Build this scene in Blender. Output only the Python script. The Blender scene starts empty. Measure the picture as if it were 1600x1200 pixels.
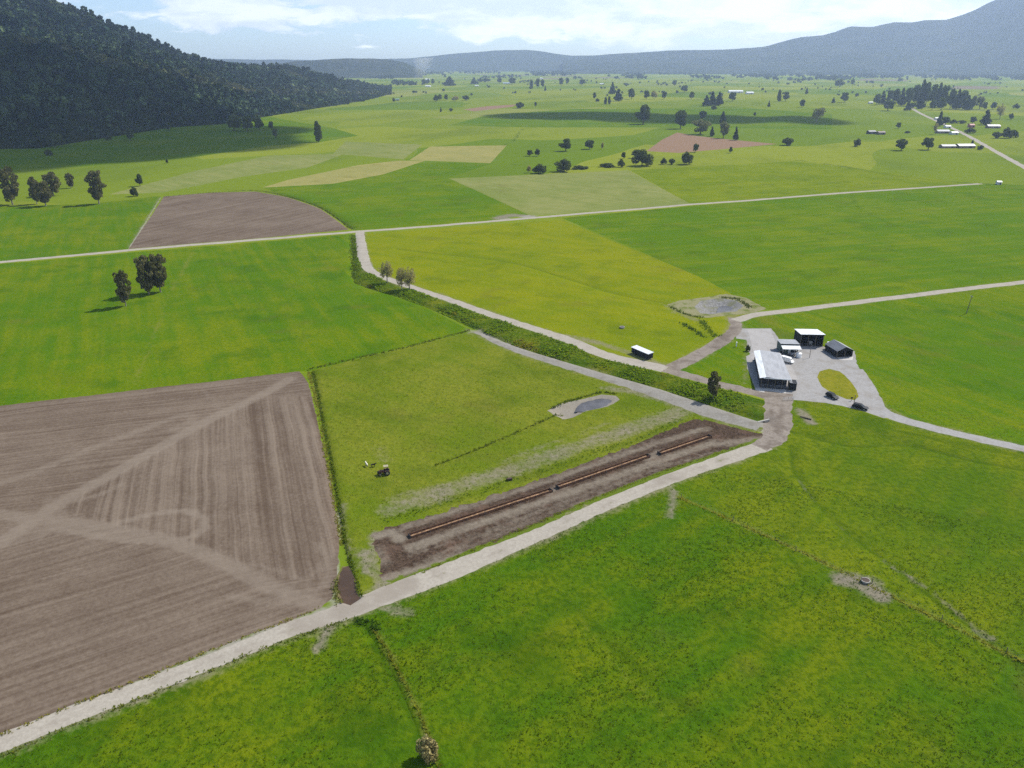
import bpy, bmesh, math, random
import numpy as np
from mathutils import Vector, Matrix
from mathutils.geometry import delaunay_2d_cdt

# ------------------------------------------------------------------ camera, sky, sun, exposure
scene = bpy.context.scene
col = scene.collection
R = math.radians
F, CAMH, YH = 1218.0, 100.0, 95.0          # focal length (photo px), drone height (m), horizon row
PITCH = math.atan((600 - YH) / F)
cam_d = bpy.data.cameras.new('camera')
cam = bpy.data.objects.new('camera', cam_d); col.objects.link(cam)
cam_d.sensor_width = 36.0; cam_d.lens = 36.0 * F / 1600.0
cam_d.clip_start = 1.0; cam_d.clip_end = 90000.0
cam.location = (0, 0, CAMH)
cam.rotation_euler = (math.pi / 2 - PITCH, 0, 0)
scene.camera = cam

SUN_AZ, SUN_EL = R(35), R(47)              # azimuth from +X counter-clockwise
SD = Vector((math.cos(SUN_AZ) * math.cos(SUN_EL), math.sin(SUN_AZ) * math.cos(SUN_EL), math.sin(SUN_EL)))
sun_d = bpy.data.lights.new('sun', 'SUN'); sun = bpy.data.objects.new('sun', sun_d); col.objects.link(sun)
sun_d.energy = 4.6; sun_d.angle = R(0.53); sun_d.color = (1.0, 0.95, 0.87)
sun.rotation_euler = SD.to_track_quat('Z', 'Y').to_euler()
sun.location = (0, 0, 300)

scene.view_settings.view_transform = 'Standard'
scene.view_settings.look = 'None'
scene.view_settings.exposure = 0.72
scene.view_settings.gamma = 1.0
scene.view_settings.use_curve_mapping = False
scene.cycles.use_denoising = False
scene.cycles.use_adaptive_sampling = False
scene.cycles.adaptive_threshold = 0.02
scene.cycles.max_bounces = 4
scene.cycles.diffuse_bounces = 1
scene.cycles.glossy_bounces = 2
scene.cycles.transmission_bounces = 2
scene.cycles.transparent_max_bounces = 12
scene.cycles.volume_bounces = 1
scene.cycles.caustics_reflective = False
scene.cycles.caustics_refractive = False


class NT:
    """tiny node-tree helper"""
    def __init__(self, tree):
        self.t = tree; self.t.nodes.clear()
    def n(self, kind, inputs=None, **props):
        nd = self.t.nodes.new(kind)
        for k, v in props.items():
            setattr(nd, k, v)
        for k, v in (inputs or {}).items():
            s = nd.inputs[k]
            if hasattr(v, 'node'):
                self.t.links.new(v, s)
            else:
                s.default_value = v
        return nd
    def math(self, op, a, b=0.0, clamp=False, c=0.0):
        nd = self.n('ShaderNodeMath', {0: a, 1: b}, operation=op, use_clamp=clamp)
        if op in ('MULTIPLY_ADD',):
            if hasattr(c, 'node'): self.t.links.new(c, nd.inputs[2])
            else: nd.inputs[2].default_value = c
        return nd.outputs[0]
    def mix(self, f, a, b, mode='MIX'):
        nd = self.n('ShaderNodeMixRGB', {0: f, 1: a, 2: b}, blend_type=mode)
        return nd.outputs[0]
    def ramp(self, v, lo, hi, smooth=True):
        nd = self.n('ShaderNodeMapRange', {0: v, 1: lo, 2: hi, 3: 0.0, 4: 1.0},
                    interpolation_type='SMOOTHSTEP' if smooth else 'LINEAR')
        return nd.outputs[0]
    def noise(self, vec, scale, detail=3.0, rough=0.55, distortion=0.0, out=0):
        nd = self.n('ShaderNodeTexNoise', {'Vector': vec, 'Scale': scale, 'Detail': detail, 'Roughness': rough,
                                           'Distortion': distortion})
        return nd.outputs[out]
    def mapping(self, vec, scale=(1, 1, 1), rot=0.0, loc=(0, 0, 0)):
        if rot:
            vec = self.n('ShaderNodeMapping', {'Vector': vec, 'Rotation': (0, 0, rot)}).outputs[0]
        nd = self.n('ShaderNodeMapping', {'Vector': vec, 'Location': loc, 'Scale': scale})
        return nd.outputs[0]


ALB = 1.0                                  # overall reflectance of the ground colours
def C(r, g, b):
    return (r * ALB, g * ALB, b * ALB, 1.0)


def S(r, g, b):
    """sRGB byte colour -> linear"""
    f = lambda c: (c / 255 / 12.92) if c / 255 <= 0.04045 else ((c / 255 + 0.055) / 1.055) ** 2.4
    return (f(r), f(g), f(b), 1.0)


# world: Nishita sky with a layer of broken cloud
world = bpy.data.worlds.new('World'); scene.world = world; world.use_nodes = True
w = NT(world.node_tree)
sky = w.n('ShaderNodeTexSky', sky_type='NISHITA', sun_disc=False)
sky.sun_elevation = SUN_EL; sky.sun_rotation = math.pi / 2 - SUN_AZ
sky.altitude = 50; sky.air_density = 1.0; sky.dust_density = 0.6; sky.ozone_density = 1.5
tc = w.n('ShaderNodeTexCoord')
dirv = tc.outputs['Generated']
sep = w.n('ShaderNodeSeparateXYZ', {0: dirv})
zz = sep.outputs[2]
warp = w.noise(w.mapping(dirv, (9, 9, 40)), 1.0, 3, 0.6, out=1)
wv = w.n('ShaderNodeVectorMath', {0: warp, 1: (0.5, 0.5, 0.5)}, operation='SUBTRACT').outputs[0]
wv = w.n('ShaderNodeVectorMath', {0: wv, 3: 0.035}, operation='SCALE').outputs[0]
dw = w.n('ShaderNodeVectorMath', {0: dirv, 1: wv}, operation='ADD').outputs[0]
def cloud_density(dz):
    m = w.mapping(dw, (7.5, 7.5, 28), 0.0, (3.1, 1.7, 0.35 + dz))
    a = w.noise(m, 1.0, 8, 0.60)
    return a
dens = cloud_density(0.0)
dens_up = cloud_density(0.42)
side = w.math('MULTIPLY', sep.outputs[0], 0.26)
lift = w.math('SUBTRACT', w.ramp(zz, 0.0, 0.062), w.ramp(zz, 0.10, 0.45))
cov = w.math('ADD', w.math('ADD', dens, side), w.math('MULTIPLY', lift, 0.28))
mask = w.ramp(cov, 0.59, 0.68)
shade = w.ramp(w.math('SUBTRACT', dens, dens_up), -0.12, 0.16)
ccol = w.mix(shade, C(4.9, 5.3, 5.9), C(7.4, 7.5, 7.6))
low = w.ramp(zz, -0.02, 0.30)
skyc = w.mix(w.math('SUBTRACT', 1.0, low), sky.outputs[0], C(0.60, 0.75, 0.98), 'MULTIPLY')
sk = w.mix(w.math('MULTIPLY', mask, 0.92), skyc, ccol)
bg = w.n('ShaderNodeBackground', {'Color': sk, 'Strength': 0.12})
out = w.n('ShaderNodeOutputWorld', {'Surface': bg.outputs[0]})

# ------------------------------------------------------------------ helpers
rng = np.random.default_rng(7)
random.seed(7)
SINP, COSP = math.sin(PITCH), math.cos(PITCH)


def g(px, py, z=0.0):
    """photo pixel -> the point of the plain that it shows"""
    x = (px - 800) / F; y = -(py - 600) / F
    dy, dz = y * SINP + COSP, y * COSP - SINP
    t = (z - CAMH) / dz
    return (x * t, dy * t)


def G(pts):
    return np.array([g(*p) for p in pts])


def at_range(px, py, dist):
    """point seen at a pixel, at a given distance along the ground -> x, y, z"""
    x = (px - 800) / F; y = -(py - 600) / F
    dy, dz = y * SINP + COSP, y * COSP - SINP
    t = dist / math.hypot(x, dy)
    return (x * t, dy * t, CAMH + dz * t)


def px_scale(x, y):
    """photo pixels per metre at a ground point"""
    return F / (y * COSP + CAMH * SINP)


def smooth(pts, step):
    """Catmull-Rom through ground points, resampled"""
    p = np.asarray(pts, float)
    if len(p) < 3:
        q = p
        out_ = []
        for a, b in zip(q[:-1], q[1:]):
            n = max(1, int(np.hypot(*(b - a)) / step))
            out_ += [a + (b - a) * i / n for i in range(n)]
        return np.array(out_ + [q[-1]])
    pp = np.vstack([2 * p[0] - p[1], p, 2 * p[-1] - p[-2]])
    out_ = []
    for i in range(1, len(pp) - 2):
        a, b, c, d = pp[i - 1:i + 3]
        n = max(2, int(np.hypot(*(c - b)) / step))
        for k in range(n):
            t = k / n
            out_.append(0.5 * (2 * b + (c - a) * t + (2 * a - 5 * b + 4 * c - d) * t * t + (3 * b - a - 3 * c + d) * t ** 3))
    return np.array(out_ + [p[-1]])


def ribbon(pts, width, step=2.0, jit=0.12):
    c = smooth(pts, step)
    t = np.gradient(c, axis=0); t /= np.linalg.norm(t, axis=1)[:, None] + 1e-9
    nrm = np.stack([-t[:, 1], t[:, 0]], 1)
    wd = np.interp(np.linspace(0, 1, len(c)), np.linspace(0, 1, len(width)), width) if np.ndim(width) else np.full(len(c), width)
    l = c + nrm * (wd / 2 + rng.normal(0, jit, len(c)))[:, None]
    r = c - nrm * (wd / 2 + rng.normal(0, jit, len(c)))[:, None]
    return np.vstack([l, r[::-1]])


def rough_poly(pts, step, jit):
    """closed polygon with subdivided, slightly irregular edges"""
    p = np.asarray(pts, float); out_ = []
    for a, b in zip(p, np.roll(p, -1, axis=0)):
        n = max(1, int(np.hypot(*(b - a)) / step))
        for i in range(n):
            q = a + (b - a) * i / n
            out_.append(q + (rng.normal(0, jit, 2) if i else 0))
    return np.array(out_)


def inside(P, poly):
    x, y = P[:, 0], P[:, 1]
    res = np.zeros(len(P), bool)
    bb = (x > poly[:, 0].min()) & (x < poly[:, 0].max()) & (y > poly[:, 1].min()) & (y < poly[:, 1].max())
    idx = np.nonzero(bb)[0]
    if not len(idx): return res
    xs, ys = x[idx], y[idx]; c = np.zeros(len(idx), bool)
    for a, b in zip(poly, np.roll(poly, -1, axis=0)):
        if a[1] == b[1]: continue
        k = (a[1] > ys) != (b[1] > ys)
        xi = a[0] + (ys - a[1]) * (b[0] - a[0]) / (b[1] - a[1])
        c ^= k & (xs < xi)
    res[idx] = c
    return res


def dist_line(P, line, closed=False):
    d = np.full(len(P), 1e9)
    lo = line.min(0) - 60; hi = line.max(0) + 60
    idx = np.nonzero((P[:, 0] > lo[0]) & (P[:, 0] < hi[0]) & (P[:, 1] > lo[1]) & (P[:, 1] < hi[1]))[0]
    if not len(idx): return d
    Q = P[idx]; dd = np.full(len(Q), 1e9)
    nxt = np.roll(line, -1, axis=0) if closed else line[1:]
    for a, b in zip(line, nxt):
        ab = b - a; L = ab @ ab + 1e-9
        t = np.clip(((Q - a) @ ab) / L, 0, 1)
        dd = np.minimum(dd, np.hypot(Q[:, 0] - a[0] - t * ab[0], Q[:, 1] - a[1] - t * ab[1]))
    d[idx] = dd
    return d


def sstep(e0, e1, x):
    t = np.clip((x - e0) / (e1 - e0), 0, 1)
    return t * t * (3 - 2 * t)


def tag(o, label=None, cat=None, group=None, kind=None):
    if label: o['label'] = label
    if cat: o['category'] = cat
    if group: o['group'] = group
    if kind: o['kind'] = kind
    return o


def np_mesh(name, V, Fc, smooth_=False, cols=None, attr='col'):
    """fast mesh from numpy arrays; Fc is (n,3) or (n,4)"""
    V = np.asarray(V, np.float32); Fc = np.asarray(Fc, np.int32)
    me = bpy.data.meshes.new(name)
    k = Fc.shape[1]; n = len(Fc)
    me.vertices.add(len(V)); me.vertices.foreach_set('co', V.ravel())
    me.loops.add(n * k); me.loops.foreach_set('vertex_index', Fc.ravel())
    me.polygons.add(n); me.polygons.foreach_set('loop_start', np.arange(0, n * k, k, dtype=np.int32))
    if smooth_: me.polygons.foreach_set('use_smooth', np.ones(n, bool))
    if cols is not None:
        a = me.attributes.new(attr, 'FLOAT_COLOR', 'POINT')
        a.data.foreach_set('color', np.asarray(cols, np.float32).ravel())
    me.update(calc_edges=True); me.validate()
    return me


def link(name, me, mat=None, parent=None, loc=None):
    o = bpy.data.objects.new(name, me); col.objects.link(o)
    if mat is not None and me is not None:
        if not me.materials: me.materials.append(mat)
    if parent is not None: o.parent = parent
    if loc is not None: o.location = loc
    return o


def empty(name, loc, rz=0.0, scale=None):
    o = bpy.data.objects.new(name, None); col.objects.link(o)
    o.location = loc; o.rotation_euler = (0, 0, rz); o.empty_display_size = 0.5
    if scale: o.scale = scale
    return o


class MB:
    """collects shapes and links them as ONE mesh object"""
    def __init__(self): self.v = []; self.f = []
    def add(self, vs, fs):
        k = len(self.v); self.v += [tuple(p) for p in vs]; self.f += [tuple(i + k for i in q) for q in fs]; return self
    def box(self, c, s, rz=0.0, top=1.0):
        cx, cy, cz = c; hx, hy, hz = s[0] / 2, s[1] / 2, s[2] / 2
        cs, sn = math.cos(rz), math.sin(rz); vs = []
        for z, k in ((-hz, 1), (hz, top)):
            for x, y in ((-hx, -hy), (hx, -hy), (hx, hy), (-hx, hy)):
                vs.append((cx + (x * cs - y * sn) * k, cy + (x * sn + y * cs) * k, cz + z))
        return self.add(vs, [(3, 2, 1, 0), (4, 5, 6, 7), (0, 1, 5, 4), (1, 2, 6, 5), (2, 3, 7, 6), (3, 0, 4, 7)])
    def slab(self, quad, t):
        """thick sheet under four corner points"""
        q = [Vector(p) for p in quad]; n = (q[1] - q[0]).cross(q[3] - q[0]).normalized() * t
        vs = q + [p - n for p in q]
        return self.add(vs, [(0, 1, 2, 3), (7, 6, 5, 4), (1, 0, 4, 5), (2, 1, 5, 6), (3, 2, 6, 7), (0, 3, 7, 4)])
    def tube(self, p0, p1, r0, r1=None, n=8):
        r1 = r0 if r1 is None else r1
        a, b = Vector(p0), Vector(p1); d = (b - a)
        q = d.to_track_quat('Z', 'Y') if d.length else Matrix.Identity(3).to_quaternion()
        vs = []
        for c, r in ((a, r0), (b, r1)):
            for i in range(n):
                t = 2 * math.pi * i / n
                vs.append(c + q @ Vector((math.cos(t) * r, math.sin(t) * r, 0)))
        fs = [(i, (i + 1) % n, n + (i + 1) % n, n + i) for i in range(n)]
        return self.add(vs, fs + [tuple(range(n))[::-1], tuple(range(n, 2 * n))])
    def loft(self, sections):
        """closed skin through equally long rings of points"""
        n = len(sections[0]); vs = [p for s in sections for p in s]; fs = []
        for k in range(len(sections) - 1):
            for i in range(n):
                j = (i + 1) % n
                fs.append((k * n + i, k * n + j, (k + 1) * n + j, (k + 1) * n + i))
        m = (len(sections) - 1) * n
        return self.add(vs, fs + [tuple(range(n))[::-1], tuple(range(m, m + n))])
    def build(self, name, mat, parent=None, smooth_=False):
        me = bpy.data.meshes.new(name); me.from_pydata(self.v, [], self.f); me.update()
        if smooth_:
            me.polygons.foreach_set('use_smooth', np.ones(len(me.polygons), bool))
        bm = bmesh.new(); bm.from_mesh(me); bmesh.ops.recalc_face_normals(bm, faces=bm.faces); bm.to_mesh(me); bm.free()
        return link(name, me, mat, parent)


# ------------------------------------------------------------------ materials
ALB = 0.56
def new_mat(name):
    m = bpy.data.materials.new(name); m.use_nodes = True
    return m, NT(m.node_tree)


def finish_matt(m, t, color, bump=None, bump_d=0.1, bump_s=0.6):
    d = t.n('ShaderNodeBsdfDiffuse', {'Color': color, 'Roughness': 0.0})
    if bump is not None:
        b = t.n('ShaderNodeBump', {'Height': bump, 'Distance': bump_d, 'Strength': bump_s})
        t.t.links.new(b.outputs[0], d.inputs['Normal'])
    t.n('ShaderNodeOutputMaterial', {'Surface': d.outputs[0]})
    return m


def finish(m, t, color, rough=0.9, bump=None, bump_d=0.1, bump_s=0.6, spec=0.2, metal=0.0):
    p = t.n('ShaderNodeBsdfPrincipled', {'Base Color': color, 'Roughness': rough, 'Metallic': metal})
    p.inputs['Specular IOR Level'].default_value = spec
    if bump is not None:
        b = t.n('ShaderNodeBump', {'Height': bump, 'Distance': bump_d, 'Strength': bump_s})
        t.t.links.new(b.outputs[0], p.inputs['Normal'])
    t.n('ShaderNodeOutputMaterial', {'Surface': p.outputs[0]})
    return m


def pasture(name, green, yellow, dark, streak=0.4, streak_amt=0.3, tuft=0.5, yb=0.0, big=1 / 75.0):
    """grass: drifts of green and yellow, mowing streaks, tufts; the mask holds bare earth (R), long dry grass (G), rank grass (B)"""
    m, t = new_mat(name)
    pos = t.n('ShaderNodeNewGeometry').outputs['Position']
    n1 = t.noise(pos, big, 3, 0.6)
    n2 = t.noise(t.mapping(pos, (1, 1, 1), 0, (91, 13, 0)), 1 / 13.0, 4, 0.65)
    n3 = t.noise(pos, 1 / 1.5, 3, 0.75)
    st = t.noise(t.mapping(pos, (1 / 4.5, 1 / 90.0, 1), streak, (5, 3, 0)), 1.0, 2, 0.6)
    drift = t.math('ADD', t.math('MULTIPLY', n1, 0.62), t.math('MULTIPLY', n2, 0.38))
    drift = t.math('ADD', drift, t.math('MULTIPLY', t.math('SUBTRACT', st, 0.5), streak_amt))
    yl = t.ramp(t.math('ADD', drift, yb), 0.36, 0.66)
    c = t.mix(yl, green, yellow)
    tf = t.ramp(n3, 0.36, 0.60)
    c = t.mix(t.math('MULTIPLY', t.math('SUBTRACT', 1.0, tf), tuft), c, dark)
    sn = t.n('ShaderNodeSeparateColor', {0: t.noise(t.mapping(pos, (1, 1, 1), 0.3, (40, 77, 0)), 1 / 24.0, 4, 0.68, out=1)})
    c = t.mix(t.math('MULTIPLY', t.ramp(sn.outputs[0], 0.50, 0.70), 0.58), c, dark)
    c = t.mix(t.math('MULTIPLY', t.ramp(sn.outputs[1], 0.56, 0.76), 0.36), c, C(0.16, 0.145, 0.03))
    at = t.n('ShaderNodeAttribute', attribute_name='mask')
    sp = t.n('ShaderNodeSeparateColor', {0: at.outputs['Color']})
    edge = t.math('MULTIPLY', t.math('SUBTRACT', t.math('ADD', t.math('MULTIPLY', n2, 0.5), t.math('MULTIPLY', n3, 0.5)), 0.5), 1.9)
    def msk(ch, lo=0.16, hi=0.95):
        return t.ramp(t.math('ADD', sp.outputs[ch], t.math('MULTIPLY', edge, t.ramp(sp.outputs[ch], 0.0, 0.25))), lo, hi)
    c = t.mix(t.math('MULTIPLY', msk(2), 0.85), c, dark)
    c = t.mix(t.math('MULTIPLY', msk(1), 0.85), c, C(0.20, 0.23, 0.035))
    soil = t.mix(n3, C(0.17, 0.14, 0.10), C(0.40, 0.35, 0.28))
    c = t.mix(t.math('MULTIPLY', msk(0), 0.88), c, soil)
    return finish_matt(m, t, c, n3, 0.40, 0.85)


GRASS = {
    'fore': pasture('pasture_lush', C(0.074, 0.165, 0.004), C(0.165, 0.215, 0.005), C(0.034, 0.092, 0.003), 0.9, 0.35, 0.58, 0.0, 1 / 40.0),
    'fore2': pasture('pasture_lush_worn', C(0.095, 0.175, 0.005), C(0.185, 0.230, 0.007), C(0.048, 0.104, 0.004), 0.7, 0.3, 0.55, 0.02, 1 / 45.0),
    'lush': pasture('pasture_bright', C(0.098, 0.200, 0.004), C(0.190, 0.245, 0.005), C(0.055, 0.140, 0.005), -0.45, 0.40, 0.38, -0.01),
    'calf': pasture('pasture_grazed', C(0.140, 0.205, 0.008), C(0.225, 0.250, 0.022), C(0.085, 0.140, 0.006), -0.9, 0.25, 0.40, 0.04, 1 / 35.0),
    'yellow': pasture('pasture_flowering', C(0.180, 0.245, 0.005), C(0.265, 0.290, 0.006), C(0.120, 0.180, 0.006), -1.0, 0.3, 0.25, 0.05),
    'green': pasture('pasture_green', C(0.105, 0.205, 0.004), C(0.178, 0.245, 0.005), C(0.075, 0.145, 0.006), 1.25, 0.55, 0.25, -0.02),
    'olive': pasture('pasture_olive', C(0.165, 0.235, 0.007), C(0.240, 0.290, 0.010), C(0.105, 0.170, 0.007), 1.1, 0.4, 0.25, 0.0),
    'hay': pasture('cut_meadow', C(0.225, 0.270, 0.065), C(0.300, 0.315, 0.100), C(0.180, 0.225, 0.048), -0.8, 0.5, 0.15, 0.0),
    'straw': pasture('dry_meadow', C(0.330, 0.320, 0.100), C(0.400, 0.360, 0.120), C(0.240, 0.250, 0.060), -0.8, 0.3, 0.15, 0.0),
    'weeds': pasture('bank_grass', C(0.080, 0.150, 0.006), C(0.200, 0.220, 0.010), C(0.040, 0.085, 0.005), 1.0, 0.2, 0.55, -0.02, 1 / 14.0),
    'island': pasture('island_grass', C(0.205, 0.230, 0.012), C(0.300, 0.280, 0.025), C(0.130, 0.160, 0.010), 0.5, 0.2, 0.40, 0.05, 1 / 10.0),
}


def m_plain():
    """the far plain: a patchwork of paddocks"""
    m, t = new_mat('far_pasture')
    pos = t.n('ShaderNodeNewGeometry').outputs['Position']
    wp = t.n('ShaderNodeVectorMath', {0: t.noise(pos, 1 / 300.0, 2, 0.5, out=1), 3: 60.0}, operation='SCALE').outputs[0]
    p2 = t.n('ShaderNodeVectorMath', {0: pos, 1: wp}, operation='ADD').outputs[0]
    mp = t.mapping(p2, (1 / 210.0, 1 / 420.0, 0), 0.45)
    v = t.n('ShaderNodeTexVoronoi', {'Vector': mp, 'Scale': 1.0, 'Randomness': 0.85}, distance='MINKOWSKI', feature='F1')
    v.inputs['Exponent'].default_value = 8.0
    cell = t.n('ShaderNodeSeparateColor', {0: v.outputs['Color']})
    c = t.mix(cell.outputs[0], C(0.140, 0.225, 0.008), C(0.280, 0.320, 0.028))
    c = t.mix(t.math('MULTIPLY', t.ramp(cell.outputs[1], 0.84, 0.88), 0.6), c, C(0.300, 0.315, 0.085))
    c = t.mix(t.ramp(cell.outputs[2], 0.93, 0.95), c, C(0.250, 0.200, 0.130))
    n1 = t.noise(t.mapping(pos, (1, 0.4, 1), 0.4), 1 / 130.0, 5, 0.65)
    c = t.mix(t.math('MULTIPLY', t.ramp(n1, 0.45, 0.72), 0.5), c, C(0.085, 0.150, 0.016))
    n2 = t.noise(pos, 1 / 9.0, 4, 0.65)
    c = t.mix(t.math('MULTIPLY', t.ramp(n2, 0.50, 0.75), 0.4), c, C(0.100, 0.150, 0.016))
    at = t.n('ShaderNodeAttribute', attribute_name='mask')
    sp = t.n('ShaderNodeSeparateColor', {0: at.outputs['Color']})
    edge = t.math('MULTIPLY', t.math('SUBTRACT', t.noise(pos, 1 / 6.0, 4, 0.7), 0.5), 0.9)
    c = t.mix(t.math('MULTIPLY', t.ramp(t.math('ADD', sp.outputs[2], edge), 0.3, 0.6), 0.8), c, C(0.060, 0.110, 0.014))
    c = t.mix(t.ramp(t.math('ADD', sp.outputs[0], edge), 0.3, 0.6), c, C(0.36, 0.34, 0.27))
    return finish_matt(m, t, c, n2, 0.5, 0.5)


def m_gravel(name, a, b, dirt, dirt_amt=0.5):
    m, t = new_mat(name)
    pos = t.n('ShaderNodeNewGeometry').outputs['Position']
    n1 = t.noise(pos, 1 / 5.0, 4, 0.65); n2 = t.noise(pos, 1 / 0.6, 3, 0.7)
    c = t.mix(t.ramp(n2, 0.3, 0.7), a, b)
    c = t.mix(t.math('MULTIPLY', t.ramp(n1, 0.46, 0.66), dirt_amt), c, dirt)
    at = t.n('ShaderNodeAttribute', attribute_name='mask')
    sp = t.n('ShaderNodeSeparateColor', {0: at.outputs['Color']})
    e = t.math('MULTIPLY', t.math('SUBTRACT', n1, 0.5), 1.4)
    c = t.mix(t.math('MULTIPLY', t.ramp(t.math('ADD', sp.outputs[0], e), 0.15, 0.9), 0.85), c, dirt)
    c = t.mix(t.math('MULTIPLY', t.ramp(t.math('ADD', sp.outputs[1], e), 0.3, 0.62), 0.8), c, C(0.17, 0.21, 0.03))
    return finish_matt(m, t, c, n2, 0.06, 0.6)


M_PLAIN = m_plain()
M_ROAD = m_gravel('lime_gravel', C(0.43, 0.39, 0.325), C(0.53, 0.485, 0.41), C(0.36, 0.315, 0.26), 0.45)
M_MUDROAD = m_gravel('muddy_gravel', C(0.27, 0.23, 0.19), C(0.38, 0.33, 0.28), C(0.19, 0.155, 0.125), 0.7)
M_GREY = m_gravel('grey_gravel', C(0.28, 0.265, 0.235), C(0.38, 0.36, 0.32), C(0.21, 0.19, 0.15), 0.5)
M_YARD = m_gravel('yard_gravel', C(0.37, 0.36, 0.345), C(0.47, 0.455, 0.44), C(0.33, 0.30, 0.26), 0.55)
M_CONC = m_gravel('concrete', C(0.46, 0.44, 0.42), C(0.53, 0.51, 0.49), C(0.38, 0.36, 0.34), 0.5)
M_WCONC = m_gravel('new_concrete', C(0.66, 0.63, 0.58), C(0.72, 0.69, 0.65), C(0.58, 0.55, 0.50), 0.3)
M_PALEMUD = m_gravel('pale_silt', C(0.30, 0.27, 0.215), C(0.39, 0.355, 0.295), C(0.34, 0.30, 0.24), 0.4)
M_MUDBROWN = m_gravel('brown_mud', C(0.17, 0.125, 0.07), C(0.24, 0.19, 0.11), C(0.12, 0.14, 0.03), 0.7)
M_BASIN = m_gravel('basin_silt', C(0.17, 0.165, 0.155), C(0.40, 0.39, 0.37), C(0.22, 0.22, 0.12), 0.8)
M_RIM = m_gravel('basin_rim', C(0.26, 0.26, 0.11), C(0.36, 0.33, 0.21), C(0.15, 0.19, 0.03), 0.9)


def m_chip():
    """dark wood chip and manure, with trodden pale mud by mask"""
    m, t = new_mat('wood_chip')
    pos = t.n('ShaderNodeNewGeometry').outputs['Position']
    n1 = t.noise(pos, 1 / 6.0, 5, 0.7); n2 = t.noise(pos, 1 / 0.6, 5, 0.75)
    c = t.mix(t.ramp(n2, 0.3, 0.72), C(0.038, 0.026, 0.018), C(0.155, 0.106, 0.075))
    c = t.mix(t.math('MULTIPLY', t.ramp(n1, 0.5, 0.68), 0.55), c, C(0.220, 0.140, 0.100))
    at = t.n('ShaderNodeAttribute', attribute_name='mask')
    sp = t.n('ShaderNodeSeparateColor', {0: at.outputs['Color']})
    st = t.noise(t.mapping(pos, (1 / 8.0, 1 / 1.2, 1), -R(32)), 1.0, 4, 0.65)
    e = t.math('MULTIPLY', t.math('SUBTRACT', t.math('ADD', t.math('MULTIPLY', t.noise(pos, 1 / 1.8, 5, 0.72), 0.6), t.math('MULTIPLY', st, 0.4)), 0.5), 1.5)
    pale = t.mix(n2, C(0.21, 0.175, 0.13), C(0.38, 0.325, 0.255))
    c = t.mix(t.ramp(t.math('ADD', sp.outputs[0], e), 0.10, 0.95), c, pale)
    c = t.mix(t.ramp(t.math('ADD', sp.outputs[1], e), 0.3, 0.62), c, C(0.14, 0.20, 0.02))
    return finish_matt(m, t, c, n2, 0.22, 0.9)


def m_plough(name, big=True):
    m, t = new_mat(name)
    pos = t.n('ShaderNodeNewGeometry').outputs['Position']
    at = t.n('ShaderNodeAttribute', attribute_name='mask')
    sp = t.n('ShaderNodeSeparateColor', {0: at.outputs['Color']})
    wp = t.n('ShaderNodeVectorMath', {0: t.noise(pos, 1 / 25.0, 2, 0.5, out=1), 3: 1.6}, operation='SCALE').outputs[0]
    p2 = t.n('ShaderNodeVectorMath', {0: pos, 1: wp}, operation='ADD').outputs[0]
    def stripes(ang, wid, L=140.0, k=0):
        return t.noise(t.mapping(p2, (1.0 / L, 1.0 / wid, 0), -ang, (k, k * 3.1, 0)), 1.0, 3, 0.62)
    if big:
        a, b, c_ = ANG1, ANG2, ANG3
        s1 = t.math('ADD', t.math('MULTIPLY', stripes(a, 2.1, 160, 1), 0.75), t.math('MULTIPLY', stripes(a, 5.5, 160, 6), 0.25))
        s2, s3 = stripes(b, 1.2, 60, 2), stripes(c_, 1.5, 80, 3)
        s = t.mix(sp.outputs[0], s2, s3)
        s = t.mix(sp.outputs[1], s, s1)
        amp = t.math('MULTIPLY_ADD', sp.outputs[1], 0.6, c=0.62)
    else:
        s = stripes(R(62), 3.0, 90, 2); amp = 0.5
    n1 = t.noise(pos, 1 / 30.0, 5, 0.62); n2 = t.noise(pos, 1 / 0.9, 4, 0.72); n3 = t.noise(pos, 1 / 7.0, 4, 0.6)
    v = t.math('ADD', t.math('MULTIPLY', t.math('SUBTRACT', s, 0.5), amp), 0.5)
    v = t.math('ADD', v, t.math('MULTIPLY', t.math('SUBTRACT', n1, 0.5), 0.35))
    v = t.math('ADD', v, t.math('MULTIPLY', t.math('SUBTRACT', n3, 0.5), 0.22))
    v = t.math('ADD', v, t.math('MULTIPLY', t.math('SUBTRACT', n2, 0.5), 0.45))
    c = t.mix(t.ramp(v, 0.25, 0.76), C(0.130, 0.092, 0.065), C(0.275, 0.217, 0.165))
    e = t.math('MULTIPLY', t.math('SUBTRACT', t.noise(p2, 1 / 1.6, 4, 0.7), 0.5), 0.7)
    tr = t.ramp(t.math('ADD', sp.outputs[2], e), 0.1, 1.1)
    c = t.mix(t.math('MULTIPLY', tr, 0.70), c, C(0.320, 0.262, 0.205))
    return finish_matt(m, t, c, v, 0.25, 0.7)


def m_water(name, c, rough=0.04):
    m, t = new_mat(name)
    pos = t.n('ShaderNodeNewGeometry').outputs['Position']
    n = t.noise(pos, 1 / 0.8, 2, 0.5)
    cc = t.mix(t.ramp(t.noise(pos, 1 / 4.0, 3, 0.6), 0.4, 0.65), c, tuple(v * 1.5 for v in c[:3]) + (1,))
    return finish(m, t, cc, rough, n, 0.02, 0.25, 0.25)


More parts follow.
